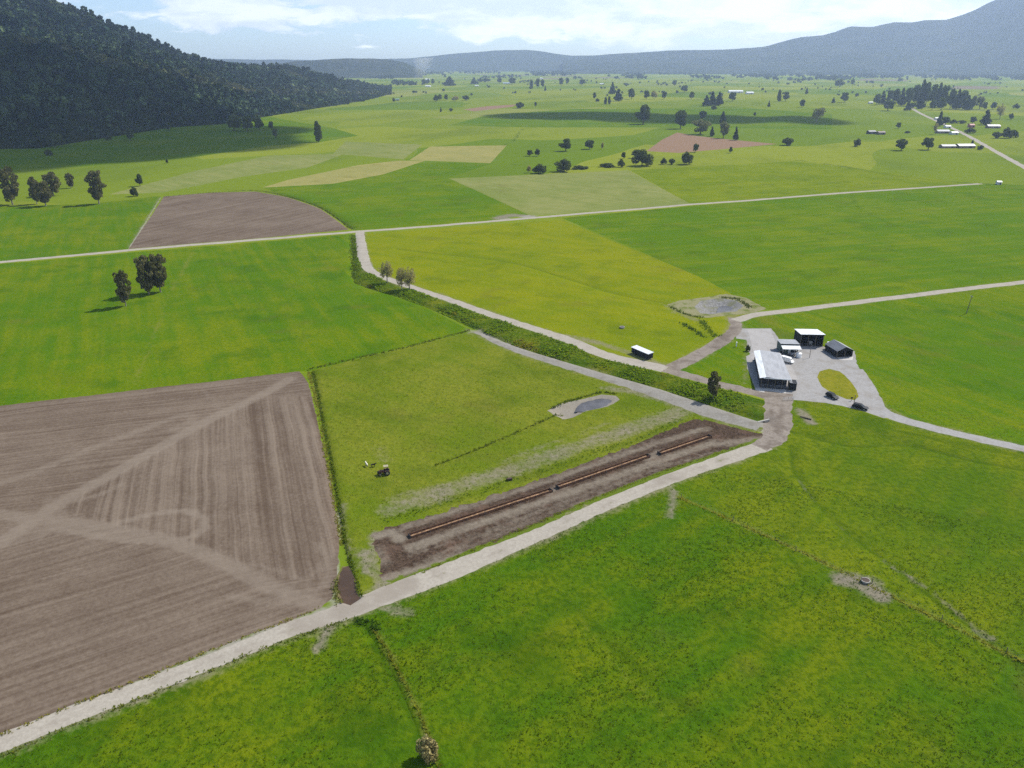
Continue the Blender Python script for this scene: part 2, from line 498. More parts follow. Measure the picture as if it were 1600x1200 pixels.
def plain_mat(name, c, rough=0.6, metal=0.0, var=0.12, scale=1.5, spec=0.4, bump=0.0):
    m, t = new_mat(name)
    pos = t.n('ShaderNodeTexCoord').outputs['Object']
    n = t.noise(pos, scale, 5, 0.65)
    lo = tuple(max(0, v * (1 - var * 2)) for v in c[:3]) + (1,)
    hi = tuple(min(1, v * (1 + var)) for v in c[:3]) + (1,)
    return finish(m, t, t.mix(t.ramp(n, 0.3, 0.7), lo, hi), rough, n if bump else None, bump, 0.5, spec, metal)


def m_roof(name, c, rib=0.25, rough=0.45, metal=0.0, ang=0.0):
    """corrugated sheet with dull weathering"""
    m, t = new_mat(name)
    pos = t.n('ShaderNodeTexCoord').outputs['Object']
    wv = t.n('ShaderNodeTexWave', {'Vector': t.mapping(pos, (1, 1, 1), ang), 'Scale': 1 / rib / 2.0}, bands_direction='X')
    n = t.noise(t.mapping(pos, (1.2, 0.25, 1), ang), 0.9, 4, 0.6)
    lo = tuple(v * 0.74 for v in c[:3]) + (1,)
    cc = t.mix(t.ramp(n, 0.35, 0.7), c, lo)
    return finish(m, t, cc, rough, wv.outputs[0], 0.03, 0.5, 0.4, metal)


def m_leaf(name, a, b, trans=0.25):
    m, t = new_mat(name)
    at = t.n('ShaderNodeAttribute', attribute_name='col')
    sp = t.n('ShaderNodeSeparateColor', {0: at.outputs['Color']})
    c = t.mix(sp.outputs[0], a, b)
    d = t.n('ShaderNodeBsdfDiffuse', {'Color': c})
    tr = t.n('ShaderNodeBsdfTranslucent', {'Color': t.mix(0.35, c, C(0.16, 0.2, 0.02))})
    mx = t.n('ShaderNodeMixShader', {0: trans, 1: d.outputs[0], 2: tr.outputs[0]})
    t.n('ShaderNodeOutputMaterial', {'Surface': mx.outputs[0]})
    return m


def m_vcol(name, trans=0.2, rough=True):
    m, t = new_mat(name)
    at = t.n('ShaderNodeAttribute', attribute_name='col')
    d = t.n('ShaderNodeBsdfDiffuse', {'Color': at.outputs['Color']})
    tr = t.n('ShaderNodeBsdfTranslucent', {'Color': at.outputs['Color']})
    mx = t.n('ShaderNodeMixShader', {0: trans, 1: d.outputs[0], 2: tr.outputs[0]})
    t.n('ShaderNodeOutputMaterial', {'Surface': mx.outputs[0]})
    return m


def ang_of(a, b):
    p, q = g(*a), g(*b)
    return math.atan2(q[1] - p[1], q[0] - p[0])


ANG1 = ang_of((430, 880), (400, 640))
ANG2 = ang_of((0, 640), (470, 588))
ANG3 = ang_of((0, 1130), (500, 950))
M_CHIP = m_chip()
M_PLOUGH = m_plough('harrowed_soil', True)
M_PLOUGH2 = m_plough('harrowed_soil_far', False)
M_RED = m_gravel('red_soil', C(0.30, 0.185, 0.115), C(0.36, 0.24, 0.155), C(0.25, 0.19, 0.14), 0.5)

# ------------------------------------------------------------------ the ground: regions drawn where they lie on the plain
# roads and races (centre lines)
ROAD_MAIN = [(-60, 1184), (0, 1160), (150, 1101), (300, 1044), (450, 984), (540, 953), (600, 930), (700, 892), (800, 851), (900, 808), (1000, 766),
             (1100, 728), (1160, 707), (1196, 695)]
ROAD_BACK = [(-80, 418), (0, 410), (200, 392), (400, 375), (560, 362), (700, 351), (800, 343), (900, 334), (1000, 326), (1100, 318), (1200, 311),
             (1300, 303), (1400, 296), (1532, 287)]
ROAD_RACE = [(562, 363), (565, 385), (570, 408), (582, 424), (620, 440), (700, 468), (800, 503), (885, 531), (950, 556), (1040, 577)]
ROAD_RACE2 = [(1040, 577), (1100, 594), (1170, 611), (1214, 622)]
ROAD_EAST = [(1150, 500), (1180, 491), (1250, 483), (1400, 464), (1600, 440), (1700, 428)]
ROAD_LINK = [(1147, 496), (1150, 512), (1140, 523), (1100, 549), (1050, 575)]
ROAD_DRIVE = [(1330, 575), (1350, 600), (1372, 635), (1400, 651), (1450, 666), (1500, 679), (1620, 706), (1700, 724)]
RACE_GREY = [(742, 516), (800, 543), (860, 562), (920, 580), (1000, 604), (1060, 624), (1120, 645), (1190, 664)]
ROAD_FAR = [(1424, 169), (1440, 178), (1470, 192), (1510, 211), (1560, 239), (1640, 283)]


def rib(px, width, step=2.0, jit=0.1):
    return ribbon(G(px), width, step, jit)


def poly(px, step=2.0, jit=0.12):
    return rough_poly(G(px), step, jit)


REG = []                                     # (name, polygon, material); later ones lie over earlier ones
def reg(name, P, mat): REG.append((name, P, mat))

reg('pasture', poly([(-250, 440), (0, 413), (549, 366), (553, 435), (640, 468), (735, 516), (480, 579), (0, 634), (-250, 668)], 4), GRASS['lush'])
reg('pasture', poly([(485, 578), (738, 517), (850, 565), (960, 598), (1090, 640), (1195, 668), (1150, 700), (620, 918), (560, 930), (535, 840), (505, 670)], 2), GRASS['calf'])
reg('pasture', poly([(556, 366), (878, 343), (1090, 432), (1192, 480), (1150, 497), (1140, 525), (1045, 577), (950, 553), (885, 528), (700, 466), (590, 428)], 3), GRASS['yellow'])
reg('pasture', poly([(878, 340), (1100, 320), (1400, 297), (1560, 287), (1760, 300), (1760, 424), (1600, 439), (1400, 463), (1190, 484), (1090, 432)], 4), GRASS['green'])
reg('pasture', poly([(1045, 577), (1140, 525), (1150, 500), (1250, 484), (1400, 465), (1760, 420), (1760, 735), (1600, 704), (1450, 668), (1380, 640), (1216, 624)], 3), GRASS['lush'])
reg('pasture', poly([(1215, 690), (1222, 620), (1300, 626), (1380, 652), (1500, 682), (1760, 742), (1760, 1118), (1600, 1036), (1400, 935), (1200, 838), (1062, 776), (1040, 752)], 2), GRASS['fore2'])
reg('pasture', poly([(-150, 1222), (0, 1164), (300, 1046), (560, 950), (575, 985), (605, 1030), (640, 1110), (690, 1235), (740, 1400), (-260, 1400)], 1.6), GRASS['fore'])
reg('pasture', poly([(560, 950), (800, 853), (1040, 752), (1062, 776), (1200, 838), (1400, 935), (1600, 1036), (1850, 1160), (1950, 1400), (740, 1400), (690, 1235), (640, 1110), (605, 1030), (575, 985)], 1.6), GRASS['fore'])
reg('pasture', poly([(-200, 345), (-60, 325), (150, 318), (252, 306), (200, 390), (0, 409), (-200, 428)], 5), GRASS['lush'])
reg('pasture', poly([(410, 293), (520, 285), (622, 254), (770, 255), (700, 278), (830, 335), (780, 343), (555, 360), (500, 322)], 6), GRASS['green'])
reg('pasture', poly([(-260, 330), (-100, 285), (0, 266), (150, 259), (300, 246), (420, 228), (500, 222), (560, 212), (520, 200), (450, 188), (400, 178), (200, 205), (0, 228), (-260, 270)], 10), GRASS['green'])  # cloud shade below the hill put into this greener colour and its outline
reg('pasture', poly([(700, 196), (760, 180), (900, 170), (1180, 170), (1300, 178), (1300, 202), (1000, 199), (830, 199)], 12), GRASS['green'])  # cloud shadow band deepened by a darker green in the ground colour
reg('meadow', poly([(702, 279), (982, 266), (1080, 319), (830, 337)], 6), GRASS['hay'])
reg('pasture', poly([(985, 266), (1240, 252), (1330, 262), (1520, 288), (1300, 302), (1080, 319)], 6), GRASS['olive'])
reg('meadow', poly([(410, 293), (450, 281), (560, 258), (622, 251), (665, 251), (600, 272), (520, 287)], 6), GRASS['straw'])
reg('meadow', poly([(170, 304), (300, 268), (420, 243), (540, 240), (480, 262), (380, 276), (255, 301)], 6), GRASS['hay'])
reg('meadow', poly([(640, 250), (672, 229), (792, 227), (766, 255)], 6), GRASS['straw'])
reg('meadow', poly([(520, 240), (540, 221), (660, 226), (630, 249)], 6), GRASS['hay'])
reg('ploughed_field', poly([(201, 390), (256, 307), (330, 301), (400, 299), (450, 308), (500, 325), (546, 359), (400, 373)], 3), M_PLOUGH2)
reg('ploughed_field', poly([(-250, 668), (0, 634), (100, 623), (240, 606), (400, 588), (468, 581), (482, 600), (492, 640), (503, 690), (515, 740), (525, 800),
                            (530, 850), (527, 900), (518, 935), (500, 950), (460, 966), (380, 995), (280, 1035), (180, 1076), (80, 1114), (0, 1147), (-150, 1208)], 1.5, 0.15), M_PLOUGH)
reg('bare_field', poly([(1010, 236), (1035, 218), (1058, 207), (1085, 212), (1130, 217), (1215, 225), (1130, 233), (1060, 239)], 5), M_RED)
reg('bare_field', poly([(724, 171), (760, 166), (808, 163), (800, 167), (740, 174)], 12), M_RED)
# weedy bank between the two races
reg('ditch_bank', poly([(549, 366), (558, 367), (564, 400), (572, 420), (600, 437), (700, 473), (800, 508), (885, 536), (950, 561), (1035, 583), (1100, 600), (1165, 617), (1206, 628),
                        (1203, 648), (1180, 656), (1120, 637), (1060, 616), (1000, 597), (920, 573), (860, 556), (800, 537), (745, 512), (640, 470), (552, 438)], 1.6, 0.2), GRASS['weeds'])
reg('farm_yard', poly([(1150, 512), (1168, 512), (1205, 512), (1217, 530), (1222, 545), (1262, 532), (1300, 545), (1336, 548), (1338, 566), (1352, 590), (1372, 622), (1400, 650), (1380, 652),
                       (1340, 638), (1290, 628), (1228, 622), (1212, 622), (1180, 609), (1168, 570), (1172, 555), (1166, 530), (1150, 528)], 2, 0.15), M_YARD)
reg('concrete_yard', poly([(1168, 513), (1203, 513), (1218, 548), (1240, 575), (1246, 590), (1232, 606), (1180, 606), (1168, 575), (1166, 556), (1178, 550)], 3, 0.03), M_CONC)
reg('concrete_apron', poly([(1181, 606), (1229, 606), (1227, 618), (1206, 619), (1180, 614)], 3, 0.03), M_WCONC)
reg('concrete_apron', poly([(1306, 556), (1334, 556), (1332, 561), (1312, 561)], 3, 0.03), M_WCONC)
reg('grass_island', poly([(1277, 588), (1281, 579), (1296, 575), (1312, 579), (1328, 590), (1338, 605), (1342, 618), (1336, 624), (1322, 622), (1300, 613), (1284, 602)], 1.2, 0.05), GRASS['island'])
# stand-off pad with wood chip
reg('feed_pad', poly([(584, 832), (610, 822), (650, 812), (760, 776), (880, 736), (1000, 690), (1060, 664), (1085, 654), (1130, 662), (1185, 676), (1206, 676), (1200, 690), (1180, 695),
                      (1100, 722), (1000, 757), (900, 797), (800, 839), (700, 880), (620, 914), (598, 905), (594, 880), (586, 860)], 1.0, 0.40), M_CHIP)
reg('pond_bed', poly([(855, 641), (872, 631), (905, 624), (940, 616), (962, 618), (968, 624), (950, 634), (915, 642), (895, 652), (880, 655)], 1.2, 0.1), M_PALEMUD)
reg('basin_rim', poly([(1042, 476), (1060, 470), (1100, 465), (1135, 459), (1165, 465), (1198, 482), (1170, 489), (1105, 496), (1075, 493), (1052, 485)], 2, 0.2), M_RIM)
reg('basin_bed', poly([(1085, 480), (1095, 470), (1125, 466), (1150, 469), (1162, 477), (1150, 486), (1108, 491), (1094, 489)], 1.6, 0.1), M_BASIN)
reg('pond_bed', poly([(523, 915), (527, 898), (534, 884), (543, 880), (552, 900), (560, 920), (567, 936), (556, 943), (540, 947), (528, 935)], 0.9, 0.12), M_MUDBROWN)
ribs = [('road', rib(ROAD_FAR, [7, 7], 8, 0.4), M_ROAD), ('road', rib(ROAD_BACK, 5.2, 5, 0.2), M_ROAD), ('race', rib(RACE_GREY, [3.5, 6, 6.5, 7.5, 9, 8], 2, 0.2), M_GREY),
        ('road', rib(ROAD_RACE, [5.5, 6, 5, 4.8, 5.5, 7], 2.5, 0.15), M_ROAD), ('race', rib(ROAD_LINK, [4.5, 5, 6.5, 6, 6.5], 2, 0.2), M_MUDROAD),
        ('race', rib(ROAD_RACE2, [6, 5, 5], 2, 0.2), M_MUDROAD), ('road', rib(ROAD_EAST, 5.0, 3, 0.15), M_ROAD),
        ('road', rib(ROAD_DRIVE, [8, 7, 5.5, 5, 4.6, 4.6, 4.6], 2, 0.12), M_YARD),
        ('road', rib(ROAD_MAIN, [4.3, 4.3, 4.3, 4.3, 4.7, 6.0, 6.0, 4.8, 4.4, 4.4, 4.5, 4.7, 5.0, 5.6], 1.6, 0.12), M_ROAD),
        ('race', rib([(1186, 698), (1204, 689), (1213, 672), (1216, 648), (1216, 628), (1217, 612)], [5, 7, 8, 8, 8.5, 9], 1.6, 0.25), M_MUDROAD)]
for r_ in ribs: reg(*r_)

# ditches and swales: (line, depth, half width)
DITCH = [([(486, 578), (495, 620), (507, 680), (518, 740), (528, 800), (536, 850), (545, 890), (552, 905)], 0.7, 0.9),
         ([(551, 368), (553, 400), (553, 432), (566, 443), (640, 467), (700, 491), (745, 514), (800, 536), (900, 566), (1000, 594), (1090, 622), (1180, 651), (1198, 655)], 1.0, 1.8),
         ([(256, 306), (330, 300), (400, 297), (450, 306), (500, 323), (549, 357)], 1.0, 2.4),
         ([(480, 579), (560, 561), (650, 540), (737, 517)], 0.6, 1.4),
         ([(572, 985), (600, 1028), (630, 1085), (655, 1143), (672, 1192), (690, 1240)], 0.4, 0.7),
         ([(680, 725), (760, 695), (850, 655), (880, 642)], 0.4, 0.8),
         ([(1236, 700), (1245, 740), (1290, 800), (1350, 850), (1430, 912), (1520, 982), (1600, 1052), (1700, 1140)], 0.35, 1.3),
         ([(620, 388), (700, 397), (780, 407), (830, 418), (900, 440), (960, 459), (1040, 474)], 0.4, 1.5),
         ([(1232, 672), (1300, 690), (1345, 697), (1420, 695), (1520, 720), (1600, 735)], 0.3, 1.2)]
DITCH = [(smooth(G(p), 2.0), d, w_) for p, d, w_ in DITCH]
PONDS = [(poly([(858, 640), (874, 632), (905, 625), (940, 617), (960, 619), (964, 624), (948, 633), (915, 641), (895, 651), (881, 653)], 1.5, 0), 1.1, 1.6),
         (poly([(1086, 480), (1096, 471), (1125, 467), (1150, 470), (1160, 477), (1148, 485), (1108, 490), (1096, 488)], 2, 0), 1.8, 4.5),
         (poly([(525, 915), (529, 899), (535, 886), (543, 883), (551, 900), (558, 920), (565, 935), (555, 941), (540, 945), (530, 934)], 1, 0), 1.0, 1.2)]
BANK = poly([(560, 372), (572, 420), (640, 448), (745, 487), (885, 538), (1035, 584), (1165, 618), (1204, 630), (1200, 645), (1100, 620), (1000, 590), (860, 548), (745, 507), (640, 464), (558, 432)], 3, 0)

# what grows or lies bare: (channel, line, half width, strength) ; 0 bare earth, 1 long dry grass, 2 rank dark grass
FEAT = [(0, [(583, 832), (581, 858), (590, 900)], 1.2, 0.7), (2, [(1236, 700), (1245, 740), (1290, 800), (1350, 850), (1430, 912), (1520, 982), (1600, 1052)], 0.9, 0.62), (2, [(1232, 672), (1300, 690), (1345, 697), (1420, 695), (1520, 720), (1600, 735)], 1.0, 0.55), (2, [(620, 388), (700, 397), (780, 407), (830, 418), (900, 440), (960, 459), (1040, 474)], 1.2, 0.62), (2, [(905, 950), (930, 985), (1000, 1050), (1080, 1110), (1180, 1200)], 0.8, 0.5), (2, [(1230, 860), (1300, 960), (1420, 1080), (1560, 1180)], 0.9, 0.42), (2, [(700, 960), (850, 1060), (1000, 1200)], 1.4, 0.42), (2, [(150, 1130), (300, 1110), (480, 1100)], 1.2, 0.4), (0, [(1247, 745), (1290, 800), (1330, 835)], 0.35, 0.35), (2, [(1240, 500), (1330, 520), (1450, 560), (1600, 610)], 1.6, 0.36), (2, [(1240, 340), (1400, 385), (1600, 410)], 2.0, 0.36), (2, [(0, 470), (200, 440), (420, 400)], 2.2, 0.36), (2, [(30, 560), (150, 500), (330, 470)], 2.6, 0.36), (1, ROAD_MAIN, 4.4, 0.55), (1, ROAD_EAST, 4.4, 0.5), (1, ROAD_BACK, 5.0, 0.45), (1, ROAD_RACE, 5.0, 0.5), (0, [(600, 905), (592, 920), (585, 935)], 2.0, 0.8), (0, [(1222, 640), (1224, 665), (1216, 690)], 1.2, 0.6), (0, [(1100, 648), (1150, 664), (1190, 672)], 2.0, 0.55), (0, [(1160, 512), (1166, 540), (1164, 600)], 1.0, 0.5), (2, [(878, 343), (1090, 432), (1192, 480)], 0.9, 0.4), (1, [(705, 280), (830, 336)], 1.5, 0.4), (2, [(985, 266), (1080, 319)], 1.5, 0.35), (2, [(620, 253), (770, 256), (1000, 262)], 2.5, 0.5), (2, [(540, 222), (660, 226), (800, 227)], 3, 0.4), (2, [(820, 200), (1000, 199)], 3, 0.5), (1, [(400, 243), (540, 240)], 2.5, 0.6), (0, ROAD_MAIN, 4.0, 0.62), (0, ROAD_BACK, 3.6, 0.55), (0, ROAD_RACE, 3.9, 0.55), (0, ROAD_EAST, 3.4, 0.55), (0, ROAD_DRIVE, 3.9, 0.5), (0, RACE_GREY, 5.0, 0.5), (0, ROAD_LINK, 4.0, 0.6),
        (0, [(1316, 905), (1345, 912), (1375, 930)], 2.6, 1.0), (0, [(1335, 900), (1370, 908)], 1.6, 0.8), (0, [(1385, 876), (1410, 893), (1445, 915)], 0.8, 0.6), (0, [(1525, 985), (1550, 998)], 1.0, 0.6), (0, [(1450, 918), (1490, 950), (1525, 985)], 0.5, 0.4),
        (0, [(520, 975), (508, 992), (495, 1015)], 1.3, 0.8), (0, [(600, 948), (640, 958)], 1.5, 0.6), (0, [(1052, 768), (1050, 788), (1046, 806)], 1.5, 0.75), (0, [(1250, 640), (1260, 652), (1268, 660)], 2.0, 0.9),
        (0, [(610, 795), (650, 783), (700, 765), (800, 733), (900, 698), (1000, 664), (1062, 643)], 4.2, 0.60), (0, [(615, 782), (640, 772), (690, 765)], 3.0, 0.45), (0, [(780, 722), (860, 692), (950, 660)], 1.4, 0.42),
        (0, [(945, 606), (985, 612), (1030, 624), (1080, 640)], 2.4, 0.62), (0, [(780, 341), (800, 336), (825, 338)], 6.0, 0.9), (0, [(885, 526), (930, 535), (990, 553), (1030, 570)], 2.6, 0.62), (0, [(568, 862), (572, 880), (575, 893)], 1.6, 0.8),
        (0, [(535, 800), (545, 860), (555, 890)], 1.2, 0.35), (0, [(590, 700), (600, 720)], 3.0, 0.25), (0, [(1042, 478), (1090, 500), (1050, 485)], 2.0, 0.5), (0, [(1036, 474), (1050, 488)], 1.5, 0.5),
        (0, [(250, 308), (225, 350), (202, 388)], 1.6, 0.55), (0, [(490, 590), (512, 690), (530, 800)], 1.0, 0.2), (0, [(535, 790), (520, 850), (525, 905), (520, 940)], 1.6, 0.5),
        (1, [(1062, 777), (1200, 838), (1300, 885), (1400, 935), (1500, 985), (1600, 1036), (1720, 1096)], 0.9, 0.8), (1, [(584, 978), (612, 1028), (640, 1085), (664, 1140), (682, 1190)], 0.8, 0.7),
        (1, [(302, 392), (285, 425), (262, 470), (235, 540), (210, 602)], 1.1, 0.62), (1, [(1040, 650), (900, 690), (760, 740), (640, 785)], 4.0, 0.25), (1, [(900, 950), (930, 1000), (1010, 1085), (1080, 1160)], 0.9, 0.35),
        (1, [(1120, 640), (1170, 630), (1190, 640)], 3.0, 0.5), (1, [(600, 445), (760, 510), (900, 552), (1000, 582)], 1.2, 0.35), (1, [(1352, 592), (1375, 625), (1420, 652), (1500, 672)], 1.4, 0.7),
        (2, [(905, 950), (960, 1010), (1060, 1090), (1130, 1150)], 1.8, 0.42), (2, [(760, 970), (880, 1080), (960, 1190)], 3.0, 0.25), (2, [(560, 970), (590, 985)], 1.6, 0.75), (2, [(580, 1000), (610, 1050), (640, 1115), (662, 1165)], 0.9, 0.7),
        (2, [(760, 352), (830, 357), (880, 368), (940, 380), (1000, 397), (1100, 415), (1200, 440), (1320, 470)], 1.6, 0.36), (2, [(1330, 300), (1336, 318), (1360, 335), (1400, 352)], 2.2, 0.6), (2, [(1240, 250), (1330, 262), (1400, 275), (1500, 285), (1620, 291)], 3.5, 0.62),
        (2, [(1066, 505), (1090, 520), (1120, 530)], 2.0, 0.6), (2, [(1095, 500), (1110, 522), (1130, 526)], 3.0, 0.5), (2, [(1160, 540), (1172, 560), (1168, 600)], 1.2, 0.4), (2, [(0, 560), (160, 600), (330, 590)], 5.0, 0.3), (2, [(600, 815), (700, 783), (850, 735), (1000, 685), (1065, 655)], 1.6, 0.5),
        (2, [(690, 600), (665, 650), (640, 680)], 1.4, 0.4), (2, [(780, 560), (720, 590), (690, 600)], 1.4, 0.35), (2, [(0, 635), (240, 608), (470, 582)], 1.0, 0.4), (2, [(960, 520), (1000, 540), (1080, 530), (1130, 525)], 3.5, 0.38),
        (2, [(1450, 505), (1420, 495), (1380, 478)], 1.2, 0.35), (2, [(1280, 640), (1340, 655), (1400, 672), (1600, 715)], 1.4, 0.5), (2, [(820, 200), (800, 220), (780, 232)], 5, 0.5), (2, [(870, 228), (960, 222), (1010, 220)], 5, 0.5), (2, [(400, 243), (520, 246), (600, 250)], 4, 0.3)]
FEAT = [(c_, smooth(G(p), 2.5), w_, s_) for c_, p, w_, s_ in FEAT]
# the feed pad's trodden pale strips, the ploughed field's wheel tracks
PAD = [([(632, 822), (740, 787), (862, 748), (1010, 697), (1105, 668)], 1.5, 0.6), ([(640, 856), (760, 812), (870, 775), (1015, 725), (1115, 690)], 1.7, 0.7), ([(598, 905), (640, 892), (720, 868)], 1.6, 0.8), ([(700, 868), (800, 824), (900, 785), (1050, 735), (1150, 703)], 1.2, 0.42),
       ([(1120, 692), (1150, 690), (1200, 684)], 2.5, 0.6), ([(588, 836), (612, 832), (625, 842)], 1.8, 0.8), ([(592, 855), (602, 880)], 1.6, 0.5), ([(860, 768), (880, 758)], 1.8, 0.6), ([(640, 868), (760, 826), (900, 774), (1050, 722)], 0.5, 0.45), ([(650, 880), (800, 815), (1000, 742), (1120, 703)], 0.5, 0.5), ([(660, 806), (780, 768), (900, 728), (1020, 685)], 0.6, 0.4), ([(1012, 718), (1032, 705)], 1.8, 0.6)]
PAD = [(smooth(G(p), 2), w_, s_) for p, w_, s_ in PAD]
TRACKS = [([(455, 592), (400, 622), (330, 655), (250, 700), (170, 745), (95, 785), (30, 830), (-60, 880)], 2.6, 0.85), ([(-40, 770), (60, 735), (160, 695), (240, 665), (290, 648), (300, 658), (270, 672)], 1.8, 0.6),
          ([(-40, 800), (60, 812), (150, 822), (260, 845), (350, 880), (430, 920), (500, 945)], 2.4, 0.75), ([(110, 832), (170, 822), (230, 806), (285, 799), (314, 808), (317, 828), (285, 845), (220, 846), (150, 838), (90, 826)], 1.4, 0.8), ([(500, 850), (514, 880), (505, 915), (470, 935), (420, 940), (360, 930)], 1.2, 0.6), ([(380, 880), (430, 890), (470, 905), (490, 925)], 0.8, 0.5), ([(60, 842), (90, 800), (110, 785), (150, 775), (190, 758)], 1.2, 0.6), ([(330, 622), (350, 640), (375, 662), (395, 690), (402, 720)], 0.9, 0.4), ([(318, 610), (345, 640)], 0.9, 0.4),
          ([(-40, 870), (60, 830), (90, 790)], 2.0, 0.5), ([(430, 920), (480, 905), (505, 880)], 1.5, 0.5), ([(0, 640), (240, 612), (465, 586)], 1.6, 0.5), ([(70, 780), (100, 800), (95, 830)], 1.6, 0.5)]
TRACKS = [(smooth(G(p), 2), w_, s_) for p, w_, s_ in TRACKS]
P_R1 = G([(90, 792), (330, 658), (468, 588), (492, 640), (530, 800), (530, 862), (505, 905), (430, 905), (340, 868), (240, 838), (140, 812)])
P_R3 = G([(-150, 850), (60, 830), (250, 850), (360, 890), (430, 925), (520, 945), (500, 960), (0, 1150), (-200, 1230)])


def waves(x, y):
    """the lie of the land: a few decimetres of swell"""
    d = np.hypot(x, y)
    a = 0.16 * np.sin(x / 17.0 + 1.3 * np.sin(y / 31.0)) * np.sin(y / 23.0 + 0.7) + 0.22 * np.sin(x / 47.0 - y / 61.0 + 0.4) + 0.07 * np.sin(x / 6.3 + y / 9.1) * np.sin(y / 7.7 - x / 15.0)
    return a * np.clip((900 - d) / 400, 0, 1)


def ground_z(P):
    P = np.atleast_2d(np.asarray(P, float))
    z = waves(P[:, 0], P[:, 1])
    for ln, dep, hw in DITCH:
        d = dist_line(P, ln); z -= dep * np.exp(-(d / hw) ** 2)
    for pl, dep, run in PONDS:
        k = inside(P, pl)
        if k.any(): z[k] -= dep * sstep(0, run, dist_line(P[k], pl, True))
    return z


def gz(x, y): return float(ground_z([(x, y)])[0])


